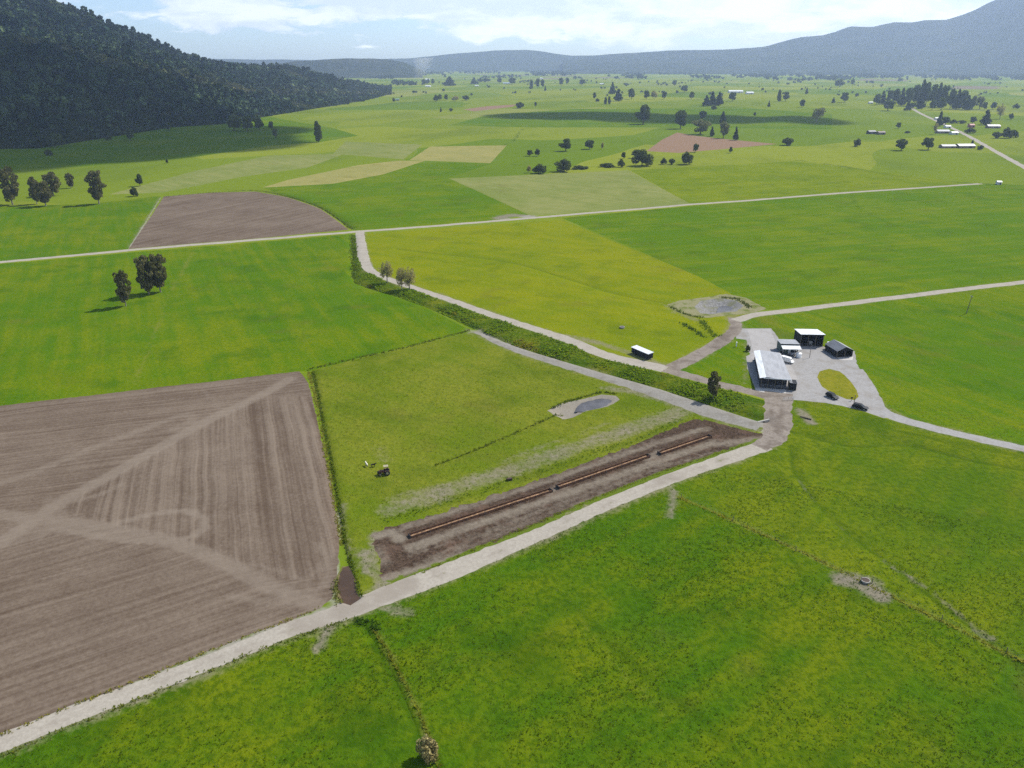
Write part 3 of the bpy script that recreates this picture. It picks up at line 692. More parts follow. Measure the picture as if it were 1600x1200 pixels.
def build_ground():
    pts, edges = [], []
    ystep = []
    y = -160.0
    while y < 60: ystep.append((y, 22.0)); y += 22.0
    while y < 1500:
        s = max(1.45, 0.0078 * y); ystep.append((y, s)); y += s
    while y < 42000:
        s = 0.05 * y; ystep.append((y, s)); y += s
    grid = []
    for yy, s in ystep:
        half = 0.80 * max(yy, 30) + 70 + (0 if yy < 1500 else 0)
        xs = np.arange(-half, half, s); xs = xs + rng.uniform(-.28, .28, len(xs)) * s
        grid.append(np.stack([xs, yy + rng.uniform(-.28, .28, len(xs)) * s], 1))
        if yy < 3000:                                                # coarse land out to the sides
            for k in (1.25, 1.8, 2.8, 5.0, 10.0):
                if int(yy / max(s, 8) * 2) % 3 == 0:
                    grid.append(np.array([[-half * k - 20 * k, yy], [half * k + 20 * k, yy]]))
    grid.append(np.array([[-45000, -3000], [45000, -3000], [-45000, 45000], [45000, 45000], [-45000, 9000], [45000, 9000], [0, -3000.]]))
    for ln, dep, hw in DITCH:                                        # finer points where the ditches fall
        t_ = np.gradient(ln, axis=0); t_ /= np.linalg.norm(t_, axis=1)[:, None] + 1e-9
        nr = np.stack([-t_[:, 1], t_[:, 0]], 1)
        for k in (-1.6, -0.8, 0, 0.8, 1.6): grid.append(ln + nr * hw * k + rng.normal(0, .05, ln.shape))
    for ln, w_, s_ in TRACKS + PAD:
        t_ = np.gradient(ln, axis=0); t_ /= np.linalg.norm(t_, axis=1)[:, None] + 1e-9
        nr = np.stack([-t_[:, 1], t_[:, 0]], 1)
        for k in (-.7, 0, .7): grid.append(ln + nr * w_ * k + rng.normal(0, .05, ln.shape))
    cl = smooth(G(ROAD_MAIN), 1.2); t_ = np.gradient(cl, axis=0); t_ /= np.linalg.norm(t_, axis=1)[:, None] + 1e-9
    for k in (-1.5, -0.9, -0.3, 0.3, 0.9, 1.5): grid.append(cl + np.stack([-t_[:, 1], t_[:, 0]], 1) * k + rng.normal(0, .04, cl.shape))
    GP = np.vstack(grid)
    cons = []
    for nm, P, m_ in REG:
        k = len(pts); n = len(P)
        pts += [tuple(p) for p in P]; edges += [(k + i, k + (i + 1) % n) for i in range(n)]
        cons.append(P)
    # drop grid points that crowd a boundary
    keep = np.ones(len(GP), bool)
    allc = np.vstack(cons); cell = 1.0
    occ = set(map(tuple, np.floor(allc / cell).astype(int)))
    q = np.floor(GP / cell).astype(int)
    near = np.array([tuple(v) in occ for v in q])
    keep &= ~near
    pts += [tuple(p) for p in GP[keep]]
    res = delaunay_2d_cdt([Vector(p) for p in pts], edges, [], 0, 1e-4)
    V = np.array([(v.x, v.y) for v in res[0]]); T = np.array([f for f in res[2] if len(f) == 3], np.int32)
    a, b, c_ = V[T[:, 0]], V[T[:, 1]], V[T[:, 2]]
    ar = (b[:, 0] - a[:, 0]) * (c_[:, 1] - a[:, 1]) - (b[:, 1] - a[:, 1]) * (c_[:, 0] - a[:, 0])
    T[ar < 0] = T[ar < 0][:, ::-1]
    ce = V[T].mean(1)
    rid = np.full(len(T), -1)
    for i, (nm, P, m_) in enumerate(REG):
        rid[inside(ce, P)] = i
    Z = ground_z(V)
    mask = np.zeros((len(V), 4), np.float32); mask[:, 3] = 1
    for ch, ln, hw, st in FEAT:
        d = dist_line(V, ln)
        mask[:, ch] = np.maximum(mask[:, ch], st * (1 - sstep(hw * 0.35, hw * 1.5, d)))
    mpad = np.zeros_like(mask); mpl = np.zeros_like(mask)
    for ln, hw, st in PAD:
        mpad[:, 0] = np.maximum(mpad[:, 0], st * (1 - sstep(hw * 0.4, hw * 1.5, dist_line(V, ln))))
    edge_d = dist_line(V, smooth(G(ROAD_MAIN), 3))
    mpad[:, 1] = 0.75 * (1 - sstep(3.6, 5.0, edge_d)); mpad[:, 3] = 1
    for ln, hw, st in TRACKS:
        mpl[:, 2] = np.maximum(mpl[:, 2], st * (1 - sstep(hw * 0.5, hw * 1.4, dist_line(V, ln))))
    near_f = (V[:, 1] < 230) & (V[:, 0] < 20)
    k1, k3 = inside(V, P_R1), inside(V, P_R3)
    mpl[:, 1] = (k1 & near_f); mpl[:, 0] = (k3 & near_f); mpl[:, 3] = 1
    mrd = np.zeros_like(mask); mrd[:, 3] = 1                          # muddy stretches of the roads
    for px, hw, st in (([(480, 975), (560, 945), (640, 912)], 3.0, 0.8), ([(1205, 640), (1206, 665)], 1.3, 0.7), ([(1222, 630), (1220, 660), (1210, 682)], 1.0, 0.6), ([(1030, 752), (1060, 742)], 2.5, 0.6), ([(1150, 510), (1120, 540)], 3, 0.6)):
        mrd[:, 0] = np.maximum(mrd[:, 0], st * (1 - sstep(hw * 0.4, hw * 1.6, dist_line(V, smooth(G(px), 2)))))
    dc = dist_line(V, smooth(G(ROAD_MAIN), 1.2))
    mrd[:, 0] = np.maximum(mrd[:, 0], 0.42 * (1 - sstep(0.2, 0.8, dc))); mrd[:, 1] = 0.30 * (1 - sstep(0.1, 0.55, dc))
    V3 = np.column_stack([V, Z])
    for i in range(-1, len(REG)):
        f = T[rid == i]
        if not len(f): continue
        nm, mt = ('ground', M_PLAIN) if i < 0 else (REG[i][0], REG[i][2])
        mk = mpad if nm == 'feed_pad' else mpl if nm == 'ploughed_field' else mrd if nm in ('road', 'race') else mask
        u, inv = np.unique(f, return_inverse=True)
        me = np_mesh(nm, V3[u], inv.reshape(-1, 3), True, mk[u], 'mask')
        tag(link(nm, me, mt), kind='structure')
    return V3, T, rid


GV, GT, GRID = build_ground()

# water in the ponds
M_PONDW = m_water('brown_water', C(0.085, 0.050, 0.026), 0.25); M_GREYW = m_water('grey_water', C(0.095, 0.090, 0.092), 0.35)


def water(px, z, mat):
    P = poly(px, 1.5, 0.1)
    b = MB(); b.add([(p[0], p[1], z) for p in P], [tuple(range(len(P)))[::-1]])
    o = b.build('water', mat); tag(o, kind='structure'); return o
water([(523, 916), (527, 900), (534, 886), (544, 882), (553, 900), (560, 920), (568, 937), (556, 944), (540, 948), (528, 936)], gz(*g(543, 915)) + 0.78, M_PONDW)
water([(898, 640), (902, 632), (908, 627), (925, 616), (942, 611), (968, 614), (972, 624), (952, 637), (925, 646), (912, 640)], gz(*g(935, 630)) + 0.55, M_GREYW)
water([(1120, 483), (1124, 474), (1140, 470), (1158, 474), (1160, 480), (1146, 486), (1130, 487)], gz(*g(1125, 478)) + 0.3, M_GREYW)

# ------------------------------------------------------------------ hills
def m_hill(name, a, b, c_, sc):
    m, t = new_mat(name)
    pos = t.n('ShaderNodeNewGeometry').outputs['Position']
    n1 = t.noise(pos, 1 / (sc * 6), 4, 0.6); n2 = t.noise(pos, 1 / sc, 3, 0.7)
    c = t.mix(t.ramp(n2, 0.35, 0.65), a, b)
    c = t.mix(t.math('MULTIPLY', t.ramp(n1, 0.48, 0.66), 0.6), c, c_)
    return finish_matt(m, t, c, n2, sc * 0.5, 0.9)


M_BUSH = m_hill('forest_floor', C(0.014, 0.022, 0.010), C(0.030, 0.042, 0.016), C(0.05, 0.05, 0.02), 9.0)
M_RANGE = m_hill('forested_range', C(0.020, 0.030, 0.018), C(0.045, 0.058, 0.028), C(0.075, 0.080, 0.035), 45.0)


def fnoise(x, y, seed=0):
    r = np.random.default_rng(seed); z = 0
    for k in range(7):
        a = r.uniform(0, 6.28); f = 1.7 ** k; p = r.uniform(0, 6.28, 2)
        z = z + np.sin((x * math.cos(a) + y * math.sin(a)) * f + p[0]) * np.sin((-x * math.sin(a) + y * math.cos(a)) * f * 0.8 + p[1]) / 1.6 ** k
    return z


# the bush-clad hill on the left: foot, spur and crest curves
def curve(pts):
    p = np.array(pts, float)
    return lambda u: np.array([np.interp(u, p[:, 0], p[:, i]) for i in range(1, p.shape[1])])
HX = np.linspace(-520, 612, 180)
foot = curve([(-520, 330), (-200, 262), (0, 233), (60, 232), (100, 226), (200, 210), (270, 199), (350, 194), (420, 182), (500, 169), (560, 161), (600, 150), (612, 146)])
spur = curve([(-520, 20, 1500), (-200, 60, 1480), (0, 76, 1480), (80, 80, 1500), (200, 92, 1580), (300, 117, 1680), (350, 134, 1720), (400, 144, 1850), (470, 140, 2080), (560, 147, 2300), (612, 143, 2420)])
crest = curve([(-520, -190, 2100), (-300, -130, 2200), (-100, -70, 2250), (0, -38, 2280), (90, 0, 2300), (150, 22, 2330), (200, 45, 2370), (250, 68, 2420), (300, 89, 2480), (350, 96, 2550), (400, 100, 2600), (440, 102, 2650), (500, 115, 2700), (560, 126, 2750), (600, 136, 2800), (612, 140, 2850)])
TREE_H = 12.5


def hill_points():
    rows = []
    for u in HX:
        fx, fy = g(u, float(foot(u)[0]))
        sy, sd = spur(u); cy, cd = crest(u)
        S_ = np.array(at_range(u, sy, sd * 1.11)); C_ = np.array(at_range(u, cy, cd * 1.11))
        S_[2] = max(S_[2] - TREE_H * 0.7, 2.0); C_[2] = max(C_[2] - TREE_H * 0.7, 3.0)
        F_ = np.array([fx, fy, -0.5]); r_ = []
        for t in np.linspace(0, 1, 34)[:-1]:
            p = F_ + (S_ - F_) * t; p[2] = F_[2] + (S_[2] - F_[2]) * (1.25 * t - 0.25 * t * t); r_.append(p)
        for t in np.linspace(0, 1, 30):
            p = S_ + (C_ - S_) * t
            p[2] = S_[2] + (C_[2] - S_[2]) * t - 0.13 * abs(C_[2] - S_[2] * 0.6) * math.sin(math.pi * t) * (1 if u < 420 else 0.4); r_.append(p)
        for t in np.linspace(0, 1, 12)[1:]:
            p = C_.copy(); k = 1 + 0.30 * t; p[:2] *= k; p[2] = C_[2] * (1 - t) ** 1.3 - 1.5 * t; r_.append(p)
        rows.append(r_)
    A = np.array(rows)
    nz = fnoise(A[..., 0] / 90, A[..., 1] / 90, 3) * 5.0 + fnoise(A[..., 0] / 28, A[..., 1] / 28, 4) * 1.6
    A[..., 2] += nz * np.clip(A[..., 2] / 25, 0, 1)
    return A


HILL = hill_points()
nu, nv = HILL.shape[:2]
ii, jj = np.meshgrid(np.arange(nu - 1), np.arange(nv - 1), indexing='ij')
hf = np.stack([ii * nv + jj, (ii + 1) * nv + jj, (ii + 1) * nv + jj + 1, ii * nv + jj + 1], -1).reshape(-1, 4)
hill = link('hill', np_mesh('hill', HILL.reshape(-1, 3), hf, True), M_BUSH); tag(hill, kind='structure')

M_FOREST = m_vcol('forest_leaves', 0.12)


def canopy(P, Hh, Wd, C0, C1, n, seed, leaf=0.34, conic=None):
    """crowns of leaf clumps: P base points, n clumps each -> vertices, quads, colours"""
    r = np.random.default_rng(seed); N = len(P)
    u = r.uniform(-1, 1, (N, n)); th = r.uniform(0, 2 * np.pi, (N, n))
    rr = np.sqrt(1 - u * u)
    rad = r.uniform(0.62, 1.05, (N, n))
    if conic is None: conic = np.zeros(N)
    tz = (u + 1) / 2
    taper = 1 - conic[:, None] * tz * 0.85
    lump = 1 + 0.25 * np.sin(th * 3 + r.uniform(0, 6, (N, 1))) * r.uniform(0.2, 1, (N, 1))
    cx = P[:, None, 0] + rr * np.cos(th) * rad * taper * lump * Wd[:, None] / 2
    cy = P[:, None, 1] + rr * np.sin(th) * rad * taper * lump * Wd[:, None] / 2
    cz = P[:, None, 2] + Hh[:, None] * (0.18 + 0.82 * (0.5 + 0.5 * u * rad))
    c = np.stack([cx, cy, cz], -1).reshape(-1, 3)
    nr = np.stack([rr * np.cos(th), rr * np.sin(th), u], -1).reshape(-1, 3) + r.normal(0, 0.7, (N * n, 3))
    nr /= np.linalg.norm(nr, axis=1)[:, None]
    t1 = np.cross(nr, r.normal(0, 1, (N * n, 3))); t1 /= np.linalg.norm(t1, axis=1)[:, None] + 1e-9
    t2 = np.cross(nr, t1)
    s = (np.repeat(np.minimum(Wd, Hh), n) * leaf * r.uniform(0.6, 1.25, N * n))[:, None] / 2
    k = r.uniform(0.7, 1.3, (N * n, 1))
    V = np.stack([c - t1 * s * k - t2 * s, c + t1 * s - t2 * s * k, c + t1 * s * k + t2 * s, c - t1 * s + t2 * s * k], 1).reshape(-1, 3)
    Fq = np.arange(len(V)).reshape(-1, 4)
    mixf = np.clip(np.repeat(r.uniform(0, 1, N), n) * 0.75 + r.uniform(0, 0.35, N * n), 0, 1)[:, None]
    colr = np.asarray(C0)[None] * (1 - mixf) + np.asarray(C1)[None] * mixf if np.ndim(C0) == 1 else np.repeat(C0, n, 0) * (1 - mixf) + np.repeat(C1, n, 0) * mixf
    cl = np.column_stack([colr, np.ones(len(colr))]); cl = np.repeat(cl, 4, 0)
    return V, Fq, cl


# trees of the bush, thousands on the hill
def forest():
    r = np.random.default_rng(11)
    A = HILL; P = []; sv = []
    quad = A.reshape(-1, 3)[hf]
    ar = np.linalg.norm(np.cross(quad[:, 1] - quad[:, 0], quad[:, 3] - quad[:, 0]), axis=1)
    jidx = jj.reshape(-1)
    wgt = ar * (jidx < 66)
    N = 13500
    q = r.choice(len(quad), N, p=wgt / wgt.sum())
    a, b = r.uniform(0, 1, (2, N, 1))
    p = (quad[q, 0] * (1 - a) + quad[q, 1] * a) * (1 - b) + (quad[q, 3] * (1 - a) + quad[q, 2] * a) * b
    j = jidx[q]
    size = r.uniform(0.6, 1.3, N) * (1 + 0.6 * (r.uniform(0, 1, N) > 0.93))
    uu = HX[ii.reshape(-1)[q]]                                      # the hill's far end: lower, broken growth and clearings
    gap = (uu > 400) & (fnoise(p[:, 0] / 45, p[:, 1] / 45, 15) > 0.55)
    size = size * np.interp(uu, [380, 480, 610], [1.0, 0.8, 0.55]) * np.where(gap, 0.35, 1.0)
    front = np.clip(j / 6, 0.55, 1)
    Hh = TREE_H * size * front; Wd = Hh * r.uniform(0.62, 1.0, N)
    f1 = fnoise(p[:, 0] / 70, p[:, 1] / 70, 9)
    tawny = np.exp(-((j - 33) / 5.0) ** 2) * 0.9 + np.clip((j - 57) / 6, 0, 1) * 0.35 * (j < 64)  # sunlit spur and crest put into the crown colours
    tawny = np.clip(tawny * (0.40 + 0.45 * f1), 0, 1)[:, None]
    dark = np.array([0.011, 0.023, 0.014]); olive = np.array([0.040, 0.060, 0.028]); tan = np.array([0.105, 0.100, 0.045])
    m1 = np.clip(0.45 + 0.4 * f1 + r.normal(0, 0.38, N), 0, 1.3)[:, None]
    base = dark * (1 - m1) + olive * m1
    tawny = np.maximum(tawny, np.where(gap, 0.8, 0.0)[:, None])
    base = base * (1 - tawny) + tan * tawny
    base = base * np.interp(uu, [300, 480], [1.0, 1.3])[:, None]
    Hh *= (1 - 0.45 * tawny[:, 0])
    p[:, 2] -= 1.0
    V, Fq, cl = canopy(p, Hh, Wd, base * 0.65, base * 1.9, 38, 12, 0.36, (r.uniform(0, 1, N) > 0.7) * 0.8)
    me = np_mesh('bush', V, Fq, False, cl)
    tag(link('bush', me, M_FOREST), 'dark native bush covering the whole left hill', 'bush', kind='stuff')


forest()


# distant ranges
def mountain_range(name, pts, depth, seed, base_back=0.5):
    p = np.array(pts, float)
    us = np.linspace(p[0, 0], p[-1, 0], 260)
    cy = np.interp(us, p[:, 0], p[:, 1]); cd = np.interp(us, p[:, 0], p[:, 2])
    cy = cy + fnoise(us / 38, us * 0, seed) * 0.7
    rows = []
    for u, y_, d_ in zip(us, cy, cd):
        C_ = np.array(at_range(u, y_, d_)); r_ = []
        n = np.array([C_[0], C_[1]]) / math.hypot(C_[0], C_[1])
        for t in np.linspace(0, 1, 26):
            q = C_[:2] - n * depth * (1 - t)
            s = t ** 1.25
            rv = fnoise(np.array(q[0] / 420), np.array(q[1] / 420), seed + 1)
            z = C_[2] * s * (1 + 0.16 * rv * math.sin(math.pi * t)) - 2.0
            r_.append((q[0], q[1], z))
        for t in np.linspace(0, 1, 8)[1:]:
            q = C_[:2] + n * depth * t * base_back
            r_.append((q[0], q[1], C_[2] * (1 - t) - 2.0))
        rows.append(r_)
    A = np.array(rows); a_, b_ = A.shape[:2]
    i_, j_ = np.meshgrid(np.arange(a_ - 1), np.arange(b_ - 1), indexing='ij')
    f_ = np.stack([i_ * b_ + j_, (i_ + 1) * b_ + j_, (i_ + 1) * b_ + j_ + 1, i_ * b_ + j_ + 1], -1).reshape(-1, 4)
    o = link(name, np_mesh(name, A.reshape(-1, 3), f_, True), M_RANGE); tag(o, kind='structure')


mountain_range('hills', [(300, 104, 6200), (430, 101, 6200), (455, 96, 6200), (500, 92.5, 6200), (540, 91, 6200), (580, 91, 6200), (610, 93, 6200), (630, 97, 6200), (648, 104, 6200), (660, 110, 6200)], 900, 21)
mountain_range('hills', [(-400, 80, 9900), (0, 88, 9900), (560, 94, 9900), (600, 92, 9900), (640, 91, 9900), (680, 87, 9900), (720, 83, 9900), (770, 79, 9900), (820, 78, 9900), (850, 81, 9900), (890, 86, 9900), (930, 86, 9900), (980, 83, 9900),
                         (1050, 82, 9900), (1150, 83, 9900), (1300, 84, 9900)], 1500, 31)
mountain_range('mountain', [(880, 94, 9000), (920, 88, 9000), (950, 84.5, 9000), (1000, 82, 9000), (1050, 79, 9000), (1100, 77, 9000), (1150, 76, 9000), (1195, 73, 9000), (1220, 66, 9000), (1252, 58, 9000), (1285, 55, 9000), (1305, 50, 9000), (1328, 40.5, 9000), (1362, 41, 9000),
                            (1398, 34.5, 9000), (1425, 34.5, 9000), (1445, 30.5, 9000), (1478, 30, 9000), (1502, 23, 9000), (1525, 14, 9000), (1545, 4, 9000), (1575, -8, 9000), (1650, -34, 8800), (1800, -60, 8600), (2100, -50, 8200), (2600, -20, 7800)], 2100, 41)

# ------------------------------------------------------------------ clouds above the frame, whose shadows lie on hill and plain
def m_cloud(thin):
    m, t = new_mat('cloud_white')
    lw = t.n('ShaderNodeLayerWeight', {'Blend': 0.5})
    d = t.n('ShaderNodeBsdfDiffuse', {'Color': C(0.9, 0.9, 0.92)})
    tr = t.n('ShaderNodeBsdfTranslucent', {'Color': C(0.9, 0.9, 0.92)})
    s1 = t.n('ShaderNodeMixShader', {0: 0.5, 1: d.outputs[0], 2: tr.outputs[0]})
    tp = t.n('ShaderNodeBsdfTransparent')
    k = t.ramp(lw.outputs['Facing'], 0.35, 0.95)
    k = t.math('ADD', t.math('MULTIPLY', k, 1.0 - thin), thin)
    mx = t.n('ShaderNodeMixShader', {0: k, 1: s1.outputs[0], 2: tp.outputs[0]})
    t.n('ShaderNodeOutputMaterial', {'Surface': mx.outputs[0]})
    return m


M_CLOUD, M_THIN = m_cloud(0.2), m_cloud(0.58)
ALT = 1650.0
OFF = Vector((SD.x, SD.y)) * (ALT / SD.z)


def cloud(cx, cy, rx, ry, rot, seed, mat=None):
    r = random.Random(seed); bm = bmesh.new()
    for k in range(70):
        a = k * 2.39996; q = math.sqrt((k + 0.5) / 70) * 0.92
        x, y = math.cos(a) * q * rx, math.sin(a) * q * ry
        s = (1 - q * 0.45) * min(rx, ry) * r.uniform(0.26, 0.40)
        mt = Matrix.Translation((x * math.cos(rot) - y * math.sin(rot), x * math.sin(rot) + y * math.cos(rot), s * 0.3)) @ Matrix.Diagonal((s * 1.25, s * 1.25, s * 0.6, 1))
        bmesh.ops.create_icosphere(bm, subdivisions=3, radius=1.0, matrix=mt)
    me = bpy.data.meshes.new('cloud'); bm.to_mesh(me); bm.free()
    me.polygons.foreach_set('use_smooth', np.ones(len(me.polygons), bool))
    o = link('cloud', me, mat or M_CLOUD, loc=(cx + OFF.x, cy + OFF.y, ALT)); tag(o, kind='structure')


cloud(-820, 1120, 520, 420, 0.0, 1)
cloud(140, 1630, 190, 120, R(8), 2, M_THIN)
cloud(330, 1540, 190, 130, R(-6), 4, M_THIN)
cloud(545, 1500, 60, 130, R(0), 3, M_THIN)

# ------------------------------------------------------------------ trees
M_BARK = plain_mat('bark', (0.10, 0.085, 0.065), 0.9, 0, 0.3, 3.0, 0.1)
M_PALEBARK = plain_mat('pale_bark', (0.26, 0.235, 0.20), 0.9, 0, 0.25, 3.0, 0.1)
LEAF = {'gum': m_leaf('gum_leaves', (0.045, 0.050, 0.020, 1), (0.190, 0.175, 0.075, 1), 0.4), 'round': m_leaf('broad_leaves', (0.026, 0.046, 0.014, 1), (0.109, 0.142, 0.038, 1), 0.3),
        'cone': m_leaf('conifer_needles', (0.015, 0.027, 0.015, 1), (0.054, 0.075, 0.036, 1), 0.1), 'willow': m_leaf('pale_leaves', (0.110, 0.130, 0.045, 1), (0.210, 0.215, 0.090, 1), 0.4),
        'bare': m_leaf('bud_twigs', (0.27, 0.24, 0.08, 1), (0.42, 0.37, 0.14, 1), 0.55), 'bush': m_leaf('shrub_leaves', (0.022, 0.036, 0.011, 1), (0.095, 0.119, 0.034, 1), 0.3)}
LEAF['poplar'] = LEAF['round']; LEAF['dead'] = m_leaf('dry_leaves', (0.16, 0.125, 0.045, 1), (0.42, 0.36, 0.16, 1))


def crown_quads(blobs, n, leaf, seed, lean=0.6, hang=1.0):
    r = np.random.default_rng(seed)
    B = np.array(blobs, float)                                        # cx cy cz rx rz
    wt = B[:, 3] * B[:, 4]; k = r.choice(len(B), n, p=wt / wt.sum())
    d = r.normal(0, 1, (n, 3)); d /= np.linalg.norm(d, axis=1)[:, None]
    rad = r.uniform(0.35, 1.0, n) ** 0.45 * r.uniform(0.9, 1.14, n)
    c = B[k, :3] + d * rad[:, None] * np.stack([B[k, 3], B[k, 3], B[k, 4]], 1)
    nr = d + r.normal(0, lean, (n, 3)); nr /= np.linalg.norm(nr, axis=1)[:, None]
    t1 = np.cross(nr, r.normal(0, 1, (n, 3))); t1 /= np.linalg.norm(t1, axis=1)[:, None] + 1e-9
    t2 = np.cross(nr, t1); s = (leaf * r.uniform(0.55, 1.3, n))[:, None] / 2
    t2 = t2 * np.array([1, 1, hang])
    q = r.uniform(0.6, 1.3, (n, 1))
    V = np.stack([c - t1 * s * q - t2 * s, c + t1 * s - t2 * s * q, c + t1 * s * q + t2 * s, c - t1 * s + t2 * s * q], 1).reshape(-1, 3)
    cl = np.clip(r.uniform(0, 1, len(B))[k] * 0.5 + r.uniform(0, 0.6, n), 0, 1)
    cl = np.repeat(np.stack([cl, cl, cl, np.ones(n)], 1), 4, 0)
    return V, np.arange(len(V)).reshape(-1, 4), cl


def blobs_for(kind, r):
    b = []
    if kind == 'gum':
        for k in range(34):
            z = 0.17 + 0.74 * (k + r.random()) / 34; a = k * 2.4 + r.uniform(-.5, .5); q = r.uniform(0.10, 0.42) * math.sin(math.pi * min(1.0, (z - 0.06) * 1.02)) ** 0.7
            b.append((math.cos(a) * q, math.sin(a) * q, z, r.uniform(0.10, 0.17), r.uniform(0.05, 0.09)))
    elif kind in ('round', 'willow', 'bare'):
        for _ in range(22):
            u = r.uniform(-0.8, 0.9); a = r.uniform(0, 6.28); q = math.sqrt(max(0, 1 - u * u)) * r.uniform(0.3, 1.0) * 0.38
            b.append((math.cos(a) * q, math.sin(a) * q, 0.52 + u * 0.33, r.uniform(0.11, 0.21), r.uniform(0.08, 0.15)))
    elif kind == 'cone':
        for k in range(13):
            z = 0.12 + 0.80 * k / 12; q = (1 - z) * 0.30
            for _ in range(2 if z < 0.6 else 1):
                a = r.uniform(0, 6.28); b.append((math.cos(a) * q, math.sin(a) * q, z, 0.09 + (1 - z) * 0.24 * r.uniform(0.7, 1.2), 0.09))
    elif kind == 'poplar':
        for k in range(10):
            z = 0.14 + 0.76 * k / 9; wq = 0.42 * math.sin(math.pi * min(0.95, z * 0.85 + 0.12)) ** 0.6; a = r.uniform(0, 6.28)
            b.append((math.cos(a) * 0.07, math.sin(a) * 0.07, z, wq * r.uniform(0.8, 1.1), 0.10))
    else:                                                             # bush, dead
        for _ in range(12):
            a = r.uniform(0, 6.28); q = math.sqrt(r.uniform(0, 1)) * 0.34; z = r.uniform(0.2, 0.72) * (1.15 - q)
            b.append((math.cos(a) * q, math.sin(a) * q, z, r.uniform(0.14, 0.22), r.uniform(0.16, 0.28)))
    return b


PROTO = {}


def proto(kind, seed, hi):
    key = (kind, seed, hi)
    if key in PROTO: return PROTO[key]
    r = random.Random(hash((kind, seed)) if False else seed * 131 + len(kind) * 7 + ord(kind[0]))
    b = blobs_for(kind, r)
    n = {'gum': 2600, 'bare': 800, 'willow': 1600}.get(kind, 2600) if hi else {'bare': 360, 'gum': 520}.get(kind, 560)
    leaf = (0.052 if hi else 0.11) * (0.8 if kind == 'bare' else 1.0)
    V, Fq, cl = crown_quads(b, n, leaf, seed * 17 + 3, 0.8, 1.6 if kind in ('willow', 'bare') else 1.0)
    crown = np_mesh('crown', V, Fq, False, cl); crown.materials.append(LEAF[kind])
    t = MB(); tr = 0.030 if kind not in ('bush', 'dead') else 0.02
    fork = 0.24 if kind == 'gum' else 0.36 if kind in ( 'round', 'willow', 'bare') else 0.8
    lean = r.uniform(-0.04, 0.04)
    t.tube((0, 0, -0.02), (lean * 0.4, 0.0, fork * 0.5), tr * 1.3, tr * 0.95, 8); t.tube((lean * 0.4, 0, fork * 0.49), (lean, 0, fork), tr * 0.95, tr * 0.7, 8)
    top = max(b, key=lambda q: q[2])
    t.tube((lean, 0, fork * 0.97), (top[0], top[1], top[2]), tr * 0.65, tr * 0.15, 6)
    for q in b[:(9 if kind in ('bare', 'gum') else 6)]:
        z0 = fork * r.uniform(0.75, 1.0); t.tube((lean, 0, z0), (q[0], q[1], max(q[2], z0 + 0.05)), tr * 0.42, tr * 0.12, 5)
    if kind == 'bare':
        for q in b:
            for _ in range(3 if not hi else 7):
                d = Vector((r.gauss(0, 1), r.gauss(0, 1), r.gauss(0.6, 1))).normalized()
                t.tube((q[0], q[1], q[2] - 0.03), (q[0] + d.x * q[3], q[1] + d.y * q[3], q[2] + d.z * q[4] * 1.1), 0.006, 0.002, 3)
    me = bpy.data.meshes.new('trunk'); me.from_pydata(t.v, [], t.f); me.update(); me.materials.append(M_PALEBARK if kind in ('gum', 'bare') else M_BARK)
    PROTO[key] = (crown, me)
    return PROTO[key]


tree_count = 0


def tree(px, py, hp, wp, kind, label, group=None, name='tree', cat='tree'):
    """a tree standing where the photo shows its foot; hp, wp its height and width in photo pixels"""
    global tree_count
    tree_count += 1
    x, y = g(px, py); s = px_scale(x, y)
    dep = math.atan2(CAMH, math.hypot(x, y))
    h = hp / s / math.cos(dep); wd = wp / s
    hi = hp > 17
    crown, trunk = proto(kind, tree_count % (3 if hi else 2), hi)
    e = empty(name, (x, y, gz(x, y) if y < 900 else 0.0), (tree_count * 2.4) % 6.28, (wd, wd, h))
    tag(e, label, cat, group)
    link('trunk', trunk, None, e); link('crown', crown, None, e)
    return e


